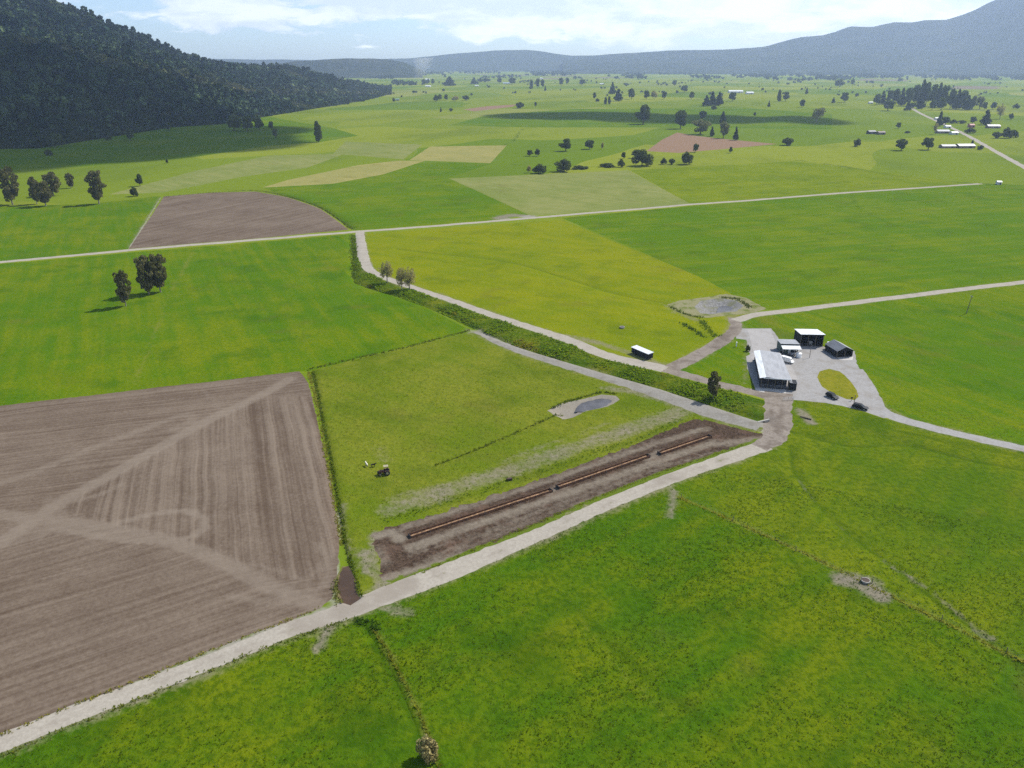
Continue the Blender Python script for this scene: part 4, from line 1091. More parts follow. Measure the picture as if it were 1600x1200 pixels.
T = [  # px, py of the foot, height and width in px, kind, label
    (197, 478, 56, 26, 'gum', 'small gum tree on a thin pale trunk, standing apart in front of a pair'), (233, 459, 62, 38, 'gum', 'dense dark gum tree, left one of the pair by the pale grass line'), (251, 456, 62, 34, 'gum', 'tall gum tree with pale trunks, right one of the pair by the grass line'),
    (20, 320, 58, 34, 'gum', 'broad tall gum tree nearest the left edge of the photo'), (58, 319, 43, 20, 'gum', 'narrow gum tree leaning left beside a darker clump'), (72, 322, 40, 28, 'gum', 'dark low-branched gum tree in front of the leaning one'), (84, 306, 36, 30, 'gum', 'open spreading gum tree just behind the dark clump at far left'),
    (111, 294, 24, 15, 'gum', 'small lone gum tree on a thin trunk, right of the left clump'), (155, 319, 53, 30, 'gum', 'tall solid gum tree alone above the long track, left of the brown field'), (210, 307, 17, 13, 'bush', 'small dark bush-like tree near the corner of the brown field'), (219, 291, 20, 13, 'round', 'small round tree on the pale mown strip behind the brown field'),
    (424, 203, 14, 9, 'round', 'upper of two small trees below the end of the dark hill'), (431, 216, 16, 10, 'round', 'lower of two small trees below the end of the dark hill'), (498, 222, 31, 15, 'poplar', 'tall dark upright tree alone on the plain right of the hill'),
    (366, 204, 24, 26, 'round', 'left tree of the dark clump standing off the hill foot'), (387, 205, 25, 26, 'round', 'middle tree of the dark clump standing off the hill foot'), (405, 203, 20, 18, 'round', 'right tree of the dark clump standing off the hill foot'), (76, 243, 11, 13, 'bush', 'small dark bush on the shaded grass below the hill'),
    (86, 231, 24, 18, 'round', 'dark tree at the shaded hill foot, left of its twin'), (97, 229, 20, 14, 'round', 'dark tree at the shaded hill foot, right of its twin'), (204, 220, 20, 16, 'round', 'dark tree pushed out from the hill foot onto shaded grass'), (190, 207, 18, 14, 'round', 'tree at the hill foot just behind the jutting dark one'),
    (170, 219, 7, 11, 'bush', 'low dark bush in the shade left of the jutting hill-foot tree'), (138, 214, 7, 14, 'bush', 'low wide bush under the hill in the shaded grass'), (264, 204, 13, 11, 'round', 'single tree at the hill foot above the shaded grass edge'), (261, 255, 8, 4, 'bush', 'tiny lone bush on the sunlit strip below the cloud shadow'),
    (827, 244, 10, 12, 'round', 'left of a pair of little round trees on the mid plain'), (839, 244, 12, 10, 'round', 'right of a pair of little round trees on the mid plain'), (884, 236, 20, 23, 'round', 'leaning bushy tree alone behind the hedge-side shrubs'), (921, 233, 15, 18, 'round', 'dark round tree beside a bare snag on the mid plain'), (941, 234, 12, 5, 'bare', 'bare snag right of the dark round tree'),
    (826, 270, 13, 9, 'bare', 'pale bare shrub at the left end of the pale meadow hedge'), (844, 271, 14, 26, 'bush', 'block-shaped dark shrub at the left of the meadow hedge'), (881, 268, 19, 32, 'bush', 'big domed dark shrub on the meadow edge'), (905, 264, 5, 30, 'bush', 'low trailing shrub right of the big domed one'),
    (948, 261, 7, 26, 'bush', 'low spreading shrub left of the largest clump'), (970, 261, 12, 13, 'bush', 'upright shrub joined to the low one by the meadow'), (974, 248, 11, 8, 'round', 'small leaning tree behind the upright shrub'), (995, 247, 14, 18, 'round', 'wispy tree rising behind the largest dark shrub'), (1003, 259, 24, 36, 'bush', 'largest dark shrub in the line below the reddish field'),
    (1037, 257, 10, 11, 'bush', 'left of two small round shrubs right of the largest'), (1050, 257, 11, 11, 'bush', 'right of two small round shrubs right of the largest'), (1072, 257, 19, 23, 'bush', 'rounded shrub at the right end of the line below the reddish field'), (1086, 238, 14, 11, 'round', 'round tree standing on the lower edge of the reddish field'), (1141, 239, 10, 7, 'round', 'tiny tree on the lower edge of the reddish field, right of the round one'),
    (1229, 227, 14, 21, 'bush', 'dark spreading bush at the right tip of the reddish field'), (1339, 229, 12, 13, 'bush', 'small leaning bush alone in the right-hand plain'), (1408, 235, 19, 22, 'round', 'round dark tree left of the similar ragged one by the sheds'), (1450, 234, 20, 23, 'round', 'ragged dark tree left of the long grey-roofed sheds'),
    (1005, 194, 31, 28, 'round', 'largest round dark tree alone in the cloud shadow'), (1063, 201, 30, 23, 'round', 'big dark tree right of the largest round one in the shadow band'), (1097, 187, 14, 15, 'round', 'dark tree in the shadow band behind the pale willow'), (1094, 210, 24, 32, 'willow', 'wide pale willow at the top of the reddish field'), (1112, 213, 15, 8, 'cone', 'small dark conifer between two pale willows'),
    (1129, 193, 18, 13, 'cone', 'dark pointed conifer behind the narrow pale willow'), (1130, 216, 27, 17, 'willow', 'narrow pale willow at the top right of the reddish field'), (1149, 219, 20, 10, 'cone', 'dark conifer at the right of the willow row'), (813, 169, 11, 16, 'bush', 'dark blob of a tree beside the thin brown strip far out'), (837, 167, 8, 5, 'round', 'tiny tree right of the dark blob by the brown strip'),
    (1103, 166, 17, 13, 'cone', 'left conifer of the dark far clump below white barns'), (1112, 165, 21, 15, 'cone', 'middle conifer of the dark far clump below white barns'), (1123, 165, 20, 15, 'cone', 'right conifer of the dark far clump below white barns'), (1115, 171, 6, 11, 'bush', 'low bush in front of the dark far clump'), (1144, 158, 14, 14, 'round', 'far round tree directly under the white barns'),
    (957, 147, 17, 12, 'cone', 'tall dark tree at the left of the far dark pair'), (966, 158, 18, 17, 'cone', 'dark tree at the foot of the far dark pair'), (987, 155, 17, 14, 'round', 'far tree with a thin top right of the dark pair'), (1010, 155, 14, 11, 'round', 'first tree of the far hedge right of the thin-topped one'), (1022, 155, 13, 12, 'bare', 'greyish second tree of the far hedge'), (1037, 155, 13, 9, 'round', 'dark last tree of the far hedge'),
    (1080, 155, 12, 10, 'round', 'lone far tree left of the dark conifer clump'), (1069, 144, 11, 13, 'round', 'hazy round tree above the lone far tree'), (1054, 134, 9, 9, 'round', 'hazy small tree beside a leaning branchy one'), (946, 163, 11, 6, 'poplar', 'left of two thin far trees under the dark pair'), (952, 163, 12, 6, 'poplar', 'right of two thin far trees under the dark pair'), (929, 155, 11, 6, 'round', 'thin far tree left of the two poplar-like ones'), (933, 159, 5, 8, 'bush', 'low far bush below the thin tree'),
    (1217, 159, 18, 8, 'poplar', 'slim left tree of a dark far pair on the right plain'), (1227, 158, 15, 12, 'round', 'leaning right tree of a dark far pair on the right plain'), (1260, 147, 10, 5, 'cone', 'tiny pointed far tree right of the dark pair'), (1253, 168, 13, 10, 'round', 'ragged far tree below the tiny pointed one'), (1302, 161, 9, 6, 'cone', 'tiny dark far tree left of a bushier one'), (1320, 160, 16, 15, 'round', 'bushy far tree with a raised top left of the dark grove'),
    (1312, 136, 12, 18, 'round', 'hazy broad tree behind the bushy far one'), (1332, 133, 9, 8, 'round', 'hazy square-topped tree right of the broad hazy one'), (1275, 191, 25, 27, 'bare', 'large bare grey tree beside the curving pale track'), (1201, 167, 9, 5, 'cone', 'tiny dark cone by the faint far track'), (1179, 181, 7, 5, 'bush', 'tiny bush at the end of the faint far track'),
    (1387, 173, 17, 21, 'round', 'rounded tree standing in front of the grove\'s left end'), (1418, 173, 15, 10, 'cone', 'dark tree at the top end of the straight road'), (1404, 201, 10, 9, 'round', 'small round tree in the paddock left of the farmhouse'), (1418, 208, 4, 10, 'bush', 'low dark bush in the paddock left of the farmhouse'),
    (1467, 197, 22, 12, 'cone', 'dark ragged conifer behind the farmhouse'), (1477, 195, 13, 14, 'round', 'rounded tree joined to the conifer behind the farmhouse'), (1519, 193, 11, 12, 'round', 'dark tree beside the little red building'), (1539, 195, 22, 19, 'cone', 'large broad conifer behind the right-hand farmhouse'), (1551, 171, 12, 11, 'round', 'dark tree below the tall thin pole-like trunk far right'), (1538, 172, 13, 8, 'round', 'dark green tree above the large broad conifer'),
    (1562, 186, 26, 15, 'bare', 'tall greyish bare tree right of the large conifer'), (1580, 187, 10, 9, 'round', 'small round tree right of the tall bare one'), (1516, 208, 8, 18, 'bush', 'rounded hedge bush where the road meets the farm drive'), (1558, 216, 12, 16, 'bush', 'left bush of the dark clump right of the road'), (1572, 216, 16, 18, 'bush', 'middle bush of the dark clump right of the road'), (1583, 215, 14, 14, 'bush', 'right bush of the dark clump right of the road'),
    (1587, 170, 8, 11, 'bush', 'far bush near the right edge of the plain'), (1461, 210, 18, 9, 'bare', 'brown bare tree at the left gable of the farmhouse'), (1532, 234, 7, 11, 'bush', 'dark shrub at the right end of the long grey sheds'), (1519, 226, 8, 5, 'cone', 'small dark conifer behind the long grey sheds'), (1490, 193, 6, 14, 'bush', 'left half of the clipped dark hedge behind the farmhouse'), (1504, 193, 6, 14, 'bush', 'right half of the clipped dark hedge behind the farmhouse'),
    (702, 134, 13, 21, 'cone', 'dark square block of trees far left of centre'), (681, 159, 11, 12, 'round', 'left tree of the far row left of centre'), (687, 157, 10, 8, 'round', 'second tree of the far row left of centre'), (697, 157, 10, 7, 'round', 'third, slimmer tree of the far row left of centre'), (711, 158, 8, 14, 'bare', 'greyish fourth tree of the far row left of centre'), (729, 157, 8, 14, 'round', 'last tree of the far row left of centre'),
    (689, 175, 7, 4, 'cone', 'left of two tiny dark trees by the brown strip'), (705, 174, 6, 7, 'bush', 'right of two tiny dark trees by the brown strip'), (615, 159, 6, 5, 'bush', 'tiny tree beside the little far hut'), (663, 133, 8, 6, 'round', 'far tree beside the pale far shed'), (676, 132, 9, 7, 'round', 'hazy tree right of the pale far shed'), (830, 138, 14, 7, 'round', 'first hazy tree of the thin group left of the far house'), (840, 138, 16, 8, 'round', 'second hazy tree of the thin group by the far house'), (848, 137, 13, 8, 'round', 'third hazy tree of the thin group by the far house'), (852, 142, 8, 4, 'cone', 'small dark tree in front of the thin hazy group'), (830, 139, 5, 8, 'bush', 'low hedge piece under the thin hazy group'),
    (877, 134, 13, 9, 'round', 'left of two hazy trees right of the thin group'), (886, 132, 11, 7, 'round', 'right of two hazy trees right of the thin group'), (909, 133, 9, 13, 'round', 'hazy domed tree between the thin group and the dark pair'), (780, 130, 9, 9, 'round', 'left hazy tree by the far blue-roofed house'), (800, 132, 11, 15, 'round', 'right hazy tree by the far blue-roofed house'), (764, 137, 4, 5, 'bush', 'far dot of a bush left of the blue-roofed house'),
    (605, 441, 36, 26, 'bare', 'brown budding willow beside the race, left of two others'), (628, 452, 38, 22, 'bare', 'brown budding willow, middle of three beside the race'), (640, 453, 40, 24, 'bare', 'brown budding willow, right one of three beside the race'), (1114, 622, 42, 24, 'gum', 'dark ragged tree on the ditch bank by the milking shed'), (1168, 548, 10, 9, 'bush', 'dark bush at the yard corner by the pale post'),
    (1293, 545, 12, 10, 'bush', 'dark shrub between the white-roofed shed and grey gabled shed'), (668, 1182, 34, 40, 'dead', 'straw-coloured dry shrub at the bottom edge of the photo'),
]
for t_ in T:
    shrub = t_[4] in ('bush', 'dead')
    tree(*t_, group=None, name='shrub' if shrub else 'tree', cat='shrub' if shrub else 'tree')
# the dark grove: outline of tops along the road end
GROVE = [(1369, 164, 17, 12), (1378, 163, 20, 13), (1388, 163, 23, 13), (1399, 163, 25, 14), (1408, 165, 26, 14), (1418, 166, 30, 15), (1428, 165, 33, 16), (1438, 165, 38, 17), (1446, 165, 38, 17), (1455, 166, 35, 16), (1464, 168, 36, 17), (1474, 168, 36, 17),
         (1484, 170, 32, 16), (1494, 171, 30, 15), (1503, 171, 31, 14), (1437, 170, 17, 15), (1470, 172, 20, 15), (1510, 172, 22, 16), (1456, 172, 16, 13), (1425, 170, 10, 14)]
ORD = ['first', 'second', 'third', 'fourth', 'fifth', 'sixth', 'seventh', 'eighth', 'ninth', 'tenth', 'eleventh', 'twelfth', 'thirteenth', 'fourteenth', 'fifteenth']
front = sorted(GROVE[15:]); back = sorted(GROVE[:15])
for rw, txt in ((back, '%s evergreen from the left in the tall back row of the dense grove'), (front, '%s low evergreen from the left along the front of the dense grove')):
    for i, (a, b, c_, d) in enumerate(rw):
        tree(a, b, c_, d, 'round' if i % 3 != 1 else 'cone', txt % ORD[i], 'evergreens of the dense grove')
for a, b, c_, d, l in ((1519, 171, 22, 15, 'left, greyer of two paler trees at the right end of the grove'), (1530, 171, 21, 15, 'right, greener of two paler trees at the right end of the grove')):
    tree(a, b, c_, d, 'willow', l)

# the far tree belts, one hazy mass
def far_belts():
    r = np.random.default_rng(5); P = []
    def add(x0, x1, y0, y1, n, clump=0.0):
        k = 0
        while k < n:
            x, y = r.uniform(x0, x1), r.uniform(y0, y1)
            if fnoise(np.array(x / 16.0), np.array(y / 2.5), 77) < clump: continue
            P.append((x, y)); k += 1
    add(1190, 1640, 111, 123, 900, -0.5); add(1190, 1640, 119, 126, 160, 0.4)
    add(560, 1190, 106.5, 116, 620, -0.1); add(560, 1190, 114, 124, 190, 0.5); add(820, 900, 111, 119, 130, -0.5); add(560, 660, 113, 123, 110, 0.2)
    add(610, 670, 129, 134, 26, 0.1); add(740, 770, 126, 132, 22, 0.0); add(960, 1190, 117, 124, 80, 0.35); add(1240, 1420, 124, 130, 26, 0.3); add(1080, 1640, 104.5, 108, 160, 0.2); add(1540, 1600, 120, 126, 60, -0.3); nbig = len(P); add(600, 1640, 124, 152, 130, 0.2); add(640, 1200, 122, 134, 70, 0.1)
    Q = np.array([g(*p) for p in P]); p3 = np.column_stack([Q, np.zeros(len(Q))])
    Hh = r.uniform(9, 19, len(Q)); Hh[nbig:] *= 0.5; Wd = Hh * r.uniform(0.7, 1.7, len(Q))
    V, Fq, cl = canopy(p3, Hh, Wd, np.array([0.016, 0.028, 0.014]), np.array([0.05, 0.068, 0.03]), 16, 6, 0.5, (r.uniform(0, 1, len(Q)) > 0.7) * 0.8)
    tag(link('far_tree_belt', np_mesh('far_tree_belt', V, Fq, False, cl), M_FOREST), 'hazy belts of trees across the far plain below the hills', 'tree belt', kind='stuff')


far_belts()

# ------------------------------------------------------------------ rank growth: bank weeds, tussocks
M_GRASSY = m_vcol('grass_blades', 0.5)


def sample_faces(sel, n, r):
    f = GT[sel]; a, b, c_ = GV[f[:, 0]], GV[f[:, 1]], GV[f[:, 2]]
    ar = np.linalg.norm(np.cross(b - a, c_ - a), axis=1) / 2
    k = r.choice(len(f), n, p=ar / ar.sum()); u, v = r.uniform(0, 1, (2, n)); fl = u + v > 1; u[fl] = 1 - u[fl]; v[fl] = 1 - v[fl]
    return a[k] + (b[k] - a[k]) * u[:, None] + (c_[k] - a[k]) * v[:, None]


def blades(P, h, spread, nb, c0, c1, seed):
    """tufts of bent triangular blades"""
    r = np.random.default_rng(seed); N = len(P)
    a = r.uniform(0, 6.28, (N, nb)); q = r.uniform(0.15, 1, (N, nb)) * spread[:, None]
    base = P[:, None, :] + np.stack([np.cos(a) * q * 0.55, np.sin(a) * q * 0.55, np.zeros_like(a) - 0.05], -1)
    tip = P[:, None, :] + np.stack([np.cos(a) * q * 1.25, np.sin(a) * q * 1.25, h[:, None] * r.uniform(0.6, 1.1, (N, nb))], -1)
    wd = spread[:, None] * r.uniform(0.25, 0.5, (N, nb)); t = np.stack([-np.sin(a) * wd, np.cos(a) * wd, np.zeros_like(a)], -1)
    V = np.stack([base - t, base + t, tip], 2).reshape(-1, 3)
    m_ = np.repeat(np.clip(r.uniform(0, 1, (N, 1)) * 0.8 + r.uniform(0, 0.3, (N, nb)), 0, 1).ravel(), 3)[:, None]
    cl = c0 * (1 - m_) + c1 * m_ if np.ndim(c0) == 1 else None
    return V, np.arange(len(V)).reshape(-1, 3), np.column_stack([cl, np.ones(len(cl))])


def growth():
    r = np.random.default_rng(23)
    names = np.array([''] + [q[0] for q in REG]); mats = [None] + [q[2] for q in REG]
    nm = names[GRID + 1]
    ce = GV[GT].mean(1)
    dist = np.hypot(ce[:, 0], ce[:, 1])
    parts = []
    sel = (nm == 'pasture') & (dist < 190)
    isf = np.array([m_ is not None and m_.name.startswith('pasture_lush') for m_ in mats])[GRID + 1]
    p = sample_faces(sel & isf, 46000, r); k = fnoise(p[:, 0] / 9, p[:, 1] / 9, 5) + r.normal(0, 0.6, len(p)) > 0.1; p = p[k]
    n = len(p); parts.append(blades(p, r.uniform(0.08, 0.24, n), r.uniform(0.12, 0.36, n), 5, np.array([0.024, 0.070, 0.003]), np.array([0.125, 0.175, 0.006]), 31))
    p = sample_faces(sel & isf, 420, r); parts.append(blades(p, np.full(420, 0.22), r.uniform(0.07, 0.13, 420), 4, np.array([0.22, 0.21, 0.07]), np.array([0.42, 0.42, 0.22]), 32))
    p = sample_faces((nm == 'pasture') & ~isf & (dist < 260), 7000, r); n = len(p)
    parts.append(blades(p, r.uniform(0.10, 0.25, n), r.uniform(0.14, 0.34, n), 4, np.array([0.085, 0.130, 0.008]), np.array([0.190, 0.210, 0.016]), 33))
    def stack(pp):
        V, Fc, Cc, o = [], [], [], 0
        for v, f, c_ in pp: V.append(v); Fc.append(f + o); Cc.append(c_); o += len(v)
        return np.vstack(V), np.vstack(Fc), np.vstack(Cc)
    V, Fc, Cc = stack(parts)
    tag(link('pasture_tufts', np_mesh('pasture_tufts', V, Fc, False, Cc), M_GRASSY), 'tufts of rank grass speckling the near paddocks', 'grass', kind='stuff')
    # long grass along fence lines and ditches
    lp = []
    for px, hw, hh, den, c0, c1 in (([(1062, 777), (1200, 838), (1300, 885), (1400, 935), (1500, 985), (1600, 1036), (1720, 1096)], 0.5, 0.4, 5, (0.165, 0.182, 0.011), (0.330, 0.322, 0.027)),
                                    ([(586, 985), (612, 1028), (642, 1085), (666, 1140), (684, 1190), (700, 1235)], 0.25, 0.28, 5, (0.120, 0.154, 0.009), (0.285, 0.280, 0.027)),
                                    ([(489, 578), (498, 620), (510, 680), (522, 740), (533, 800), (541, 850), (551, 890), (560, 915), (566, 932)], 0.35, 0.45, 5, (0.045, 0.084, 0.007), (0.165, 0.210, 0.013)),
                                    ([(482, 580), (492, 620), (504, 680), (515, 740), (525, 800), (533, 850)], 0.5, 0.5, 5, (0.150, 0.168, 0.018), (0.330, 0.294, 0.045)),
                                    ([(256, 306), (330, 300), (400, 297), (450, 306), (500, 323), (549, 357)], 1.0, 0.9, 3, (0.045, 0.063, 0.009), (0.135, 0.154, 0.018)),
                                    ([(480, 577), (560, 559), (650, 538), (735, 515)], 0.5, 0.5, 4, (0.075, 0.112, 0.009), (0.195, 0.224, 0.018)),
                                    ([(680, 725), (760, 695), (850, 655), (880, 642)], 0.4, 0.5, 5, (0.045, 0.070, 0.007), (0.150, 0.182, 0.011)),
                                    ([(560, 968), (580, 972), (592, 980)], 1.0, 0.8, 9, (0.030, 0.070, 0.007), (0.090, 0.168, 0.011)), ([(551, 368), (553, 400), (554, 432)], 1.6, 1.0, 6, (0.045, 0.084, 0.007), (0.150, 0.196, 0.013)),
                                    ([(600, 812), (700, 781), (850, 733), (1000, 683), (1065, 655)], 1.6, 0.35, 4, (0.075, 0.154, 0.007), (0.210, 0.266, 0.013)), ([(650, 897), (800, 832), (1000, 750), (1170, 691)], 0.35, 0.25, 4, (0.105, 0.154, 0.009), (0.255, 0.280, 0.018)),
                                    ([(0, 1146), (300, 1027), (500, 948)], 0.4, 0.3, 4, (0.150, 0.168, 0.013), (0.360, 0.308, 0.054)), ([(0, 1180), (200, 1098), (400, 1018), (540, 968)], 0.5, 0.3, 4, (0.075, 0.126, 0.009), (0.210, 0.224, 0.018)),
                                    ([(1128, 465), (1150, 467), (1164, 474), (1170, 480)], 1.2, 0.9, 7, (0.05, 0.07, 0.012), (0.13, 0.15, 0.03)), ([(1048, 480), (1062, 487), (1080, 493), (1098, 496)], 0.9, 0.7, 6, (0.05, 0.08, 0.008), (0.13, 0.17, 0.014)),
                                    ([(1066, 505), (1085, 516), (1100, 526)], 1.2, 0.9, 6, (0.04, 0.08, 0.006), (0.10, 0.16, 0.01)), ([(1097, 500), (1106, 514), (1120, 526)], 1.6, 0.8, 6, (0.05, 0.10, 0.006), (0.13, 0.19, 0.01)),
                                    ([(862, 637), (880, 629), (905, 622), (940, 613), (960, 615)], 0.5, 0.6, 6, (0.05, 0.08, 0.006), (0.14, 0.18, 0.01)), ([(527, 905), (524, 925), (532, 942)], 0.6, 0.5, 7, (0.10, 0.12, 0.02), (0.24, 0.23, 0.06))):
        ln = smooth(G(px), 0.5); L = np.linalg.norm(np.diff(ln, axis=0), axis=1).sum(); n = int(L * den)
        k = r.integers(0, len(ln), n); q = ln[k] + r.normal(0, hw * 0.6, (n, 2)); p = np.column_stack([q, ground_z(q)])
        lp.append(blades(p, hh * r.uniform(0.5, 1.2, n), r.uniform(0.2, 0.5, n), 5, np.array(c0), np.array(c1), 50 + len(lp)))
    V, Fc, Cc = stack(lp)
    tag(link('long_grass', np_mesh('long_grass', V, Fc, False, Cc), M_GRASSY), 'strips of long grass along ditches and fence lines', 'grass', kind='stuff')
    # leafy weeds on the bank between the two races
    p = sample_faces(nm == 'ditch_bank', 9500, r)
    f = fnoise(p[:, 0] / 6, p[:, 1] / 6, 8); keep = f + r.normal(0, 0.5, len(p)) > -0.25; p = p[keep]; f = f[keep]
    n = len(p); Hh = np.clip(0.34 + 0.26 * f + r.normal(0, 0.13, n), 0.15, 1.1)
    yel = (fnoise(p[:, 0] / 10, p[:, 1] / 10, 18) > 1.0)[:, None]
    c0 = np.where(yel, [[0.15, 0.17, 0.010]], [[0.090, 0.185, 0.006]]); c1 = np.where(yel, [[0.30, 0.26, 0.02]], [[0.230, 0.310, 0.012]])
    V, Fq, cl = canopy(p, Hh, Hh * r.uniform(0.9, 1.8, n), c0, c1, 9, 41, 0.55)
    tag(link('bank_weeds', np_mesh('bank_weeds', V, Fq, False, cl), M_GRASSY), 'rank leafy weeds along the bank between the gravel races', 'weeds', kind='stuff')


growth()

# ------------------------------------------------------------------ farm buildings
ROOFG = m_roof('grey_roof_sheet', (0.245, 0.25, 0.262, 1), 0.5); ROOFW = m_roof('white_roof_sheet', (0.60, 0.62, 0.62, 1), 0.5); ROOFD = m_roof('dark_roof_sheet', (0.13, 0.135, 0.145, 1), 0.5)
ROOFP = m_roof('pale_roof_sheet', (0.42, 0.41, 0.40, 1), 0.5)
WALLD = plain_mat('dark_wall', (0.018, 0.019, 0.022), 0.8, 0, 0.12, 1.5, 0.15); WALLG = plain_mat('green_wall', (0.05, 0.09, 0.075), 0.7); WALLW = plain_mat('white_wall', (0.62, 0.62, 0.60), 0.7); WALLB = plain_mat('brown_wall', (0.16, 0.12, 0.09), 0.8)  # WALLD taken close to black to paint the shade in the shed openings
WALLR = plain_mat('red_wall', (0.30, 0.06, 0.05), 0.7); STEEL = plain_mat('galvanised_steel', (0.42, 0.43, 0.44), 0.4, 0.7); TIMBER = plain_mat('post_timber', (0.14, 0.115, 0.09), 0.9, 0, 0.25, 4)
GLASS = plain_mat('dark_glass', (0.012, 0.015, 0.018), 0.15, 0, 0.1, 1, 0.25); RUBBER = plain_mat('tyre_rubber', (0.018, 0.018, 0.018), 0.85); BLACKP = plain_mat('black_paint', (0.006, 0.007, 0.010), 0.45, 0, 0.1, 1, 0.15)
WHITEP = plain_mat('white_paint', (0.78, 0.78, 0.77), 0.4); REDP = plain_mat('red_paint', (0.10, 0.030, 0.020), 0.6); TANP = plain_mat('tan_paint', (0.27, 0.24, 0.15), 0.7); CONCO = plain_mat('cast_concrete', (0.30, 0.285, 0.26), 0.9)
SHADEF = plain_mat('shaded_floor', (0.05, 0.043, 0.036), 0.95)  # dark floor colour standing in for the shade inside the open sheds
LAMP = plain_mat('lamp_lens', (0.6, 0.6, 0.58), 0.15); TAILM = plain_mat('tail_lens', (0.25, 0.01, 0.01), 0.2)


def near(px, py): x, y = g(px, py); return (x, y, gz(x, y))


# milking shed
bx, by, bz = near(1210, 606)
shed = empty('milking_shed', (bx, by, bz), -math.atan2(g(1178, 545, 3.6)[0] - g(1188, 590, 3.6)[0], g(1178, 545, 3.6)[1] - g(1188, 590, 3.6)[1]))
tag(shed, 'long low milking shed with grey roof and white roof strip, open dark front', 'shed')
Wd, Ln = 9.2, 26.0
b = MB(); b.slab([(-Wd / 2 + 1.6, -0.6, 4.1), (Wd / 2 + 0.5, -0.6, 3.5), (Wd / 2 - 0.6, Ln, 3.5), (-Wd / 2 + 1.6, Ln, 4.1)], 0.08)
roof = b.build('roof', ROOFG, shed)
MB().slab([(-Wd / 2 - 0.5, -0.6, 3.55), (-Wd / 2 + 1.57, -0.6, 4.08), (-Wd / 2 + 1.57, Ln, 4.08), (-Wd / 2 - 0.5, Ln, 3.55)], 0.08).build('roof_strip', ROOFW, shed)
MB().box((0.4, -0.66, 3.72), (Wd - 0.6, 0.10, 0.34)).build('fascia', WHITEP, shed)
MB().box((-Wd / 2 + 0.1, Ln * 0.28, 1.75), (0.15, Ln * 0.56, 3.5)).build('side_wall', WALLD, shed)
MB().box((-Wd / 2 + 0.16, Ln * 0.80, 0.6), (0.15, Ln * 0.44, 1.2)).build('side_wall', WALLD, shed)
MB().box((Wd / 2 - 0.4, Ln * 0.6, 1.7), (0.15, Ln * 0.75, 3.3)).build('side_wall', WALLW, shed)
MB().box((0, Ln - 0.3, 1.7), (Wd - 1.2, 0.15, 3.3)).build('end_wall', WALLD, shed)
MB().box((0, 4.6, 1.7), (Wd - 0.6, 0.15, 3.3)).build('partition_wall', WALLD, shed)
for x in (-4.4, -2.3, 0.0, 2.2, 4.2): MB().box((x, -0.25, 1.75), (0.16, 0.16, 3.5)).build('post', TIMBER, shed)
for z in (0.5, 0.9, 1.3): MB().tube((-4.4, -0.3, z), (4.2, -0.3, z), 0.035, None, 6).build('rail', STEEL, shed)
MB().box((Wd / 2 + 1.0, 1.2, 1.3), (2.4, 3.0, 2.6)).build('annex', WALLD, shed)
MB().slab([(Wd / 2 - 0.1, -0.5, 2.66), (Wd / 2 + 2.4, -0.5, 2.5), (Wd / 2 + 2.4, 2.9, 2.5), (Wd / 2 - 0.1, 2.9, 2.66)], 0.06).build('annex_roof', ROOFD, shed)
for x in (-3.6, -1.2, 1.2, 3.4): MB().box((x, 2.0, 0.9), (0.08, 3.6, 1.0)).build('bail_gate', STEEL, shed)
MB().box((0, 2.3, .04), (Wd - .8, 4.4, .1)).build('floor', WALLD, shed)  # near-black slab added to paint the shade under the roof
for x, w2 in ((-3.5, 1.9), (-1.2, 2.4), (2.0, 3.4)): MB().box((x, .15, 2.2 if x < 2 else 1.9), (w2, .1, 2.4 if x < 2 else 3.2)).build('front_shade_board', WALLD, shed)  # dark panels added across the open front in place of its shade

# big open-fronted shed with white mono-pitch roof
bx, by, bz = near(1267, 540)
o = empty('implement_shed', (bx, by, bz), R(-3)); tag(o, 'tall open-fronted shed with bright white roof and dark interior', 'shed')
MB().slab([(-4.6, -0.9, 4.9), (4.6, -0.9, 4.9), (4.4, 8.4, 4.0), (-4.5, 8.4, 4.0)], 0.10).build('roof', ROOFW, o)
for x in (-4.2, 4.2): MB().add([(x - .06, 0, 0), (x + .06, 0, 0), (x + .06, 7.85, 0), (x - .06, 7.85, 0), (x - .06, 0, 4.68), (x + .06, 0, 4.68), (x + .06, 7.85, 3.93), (x - .06, 7.85, 3.93)],
                          [(3, 2, 1, 0), (4, 5, 6, 7), (0, 1, 5, 4), (1, 2, 6, 5), (2, 3, 7, 6), (3, 0, 4, 7)]).build('side_wall', WALLD, o); MB().box((0, 7.9, 2.0), (8.4, 0.12, 3.9)).build('back_wall', WALLD, o)
for x in (-4.15, -1.4, 1.4, 4.15): MB().box((x, -0.3, 2.35), (0.2, 0.2, 4.7)).build('post', TIMBER, o)
MB().box((0, -0.62, 4.62), (9.0, 0.08, 0.3)).build('fascia', WALLD, o)
MB().box((0, 3.8, .04), (8.2, 7.8, .1)).build('floor', SHADEF, o)  # dark slab added so the interior reads as shaded
MB().box((.3, 2.4, .75), (1.3, 2.0, 1.3)).build('bin', STEEL, o)

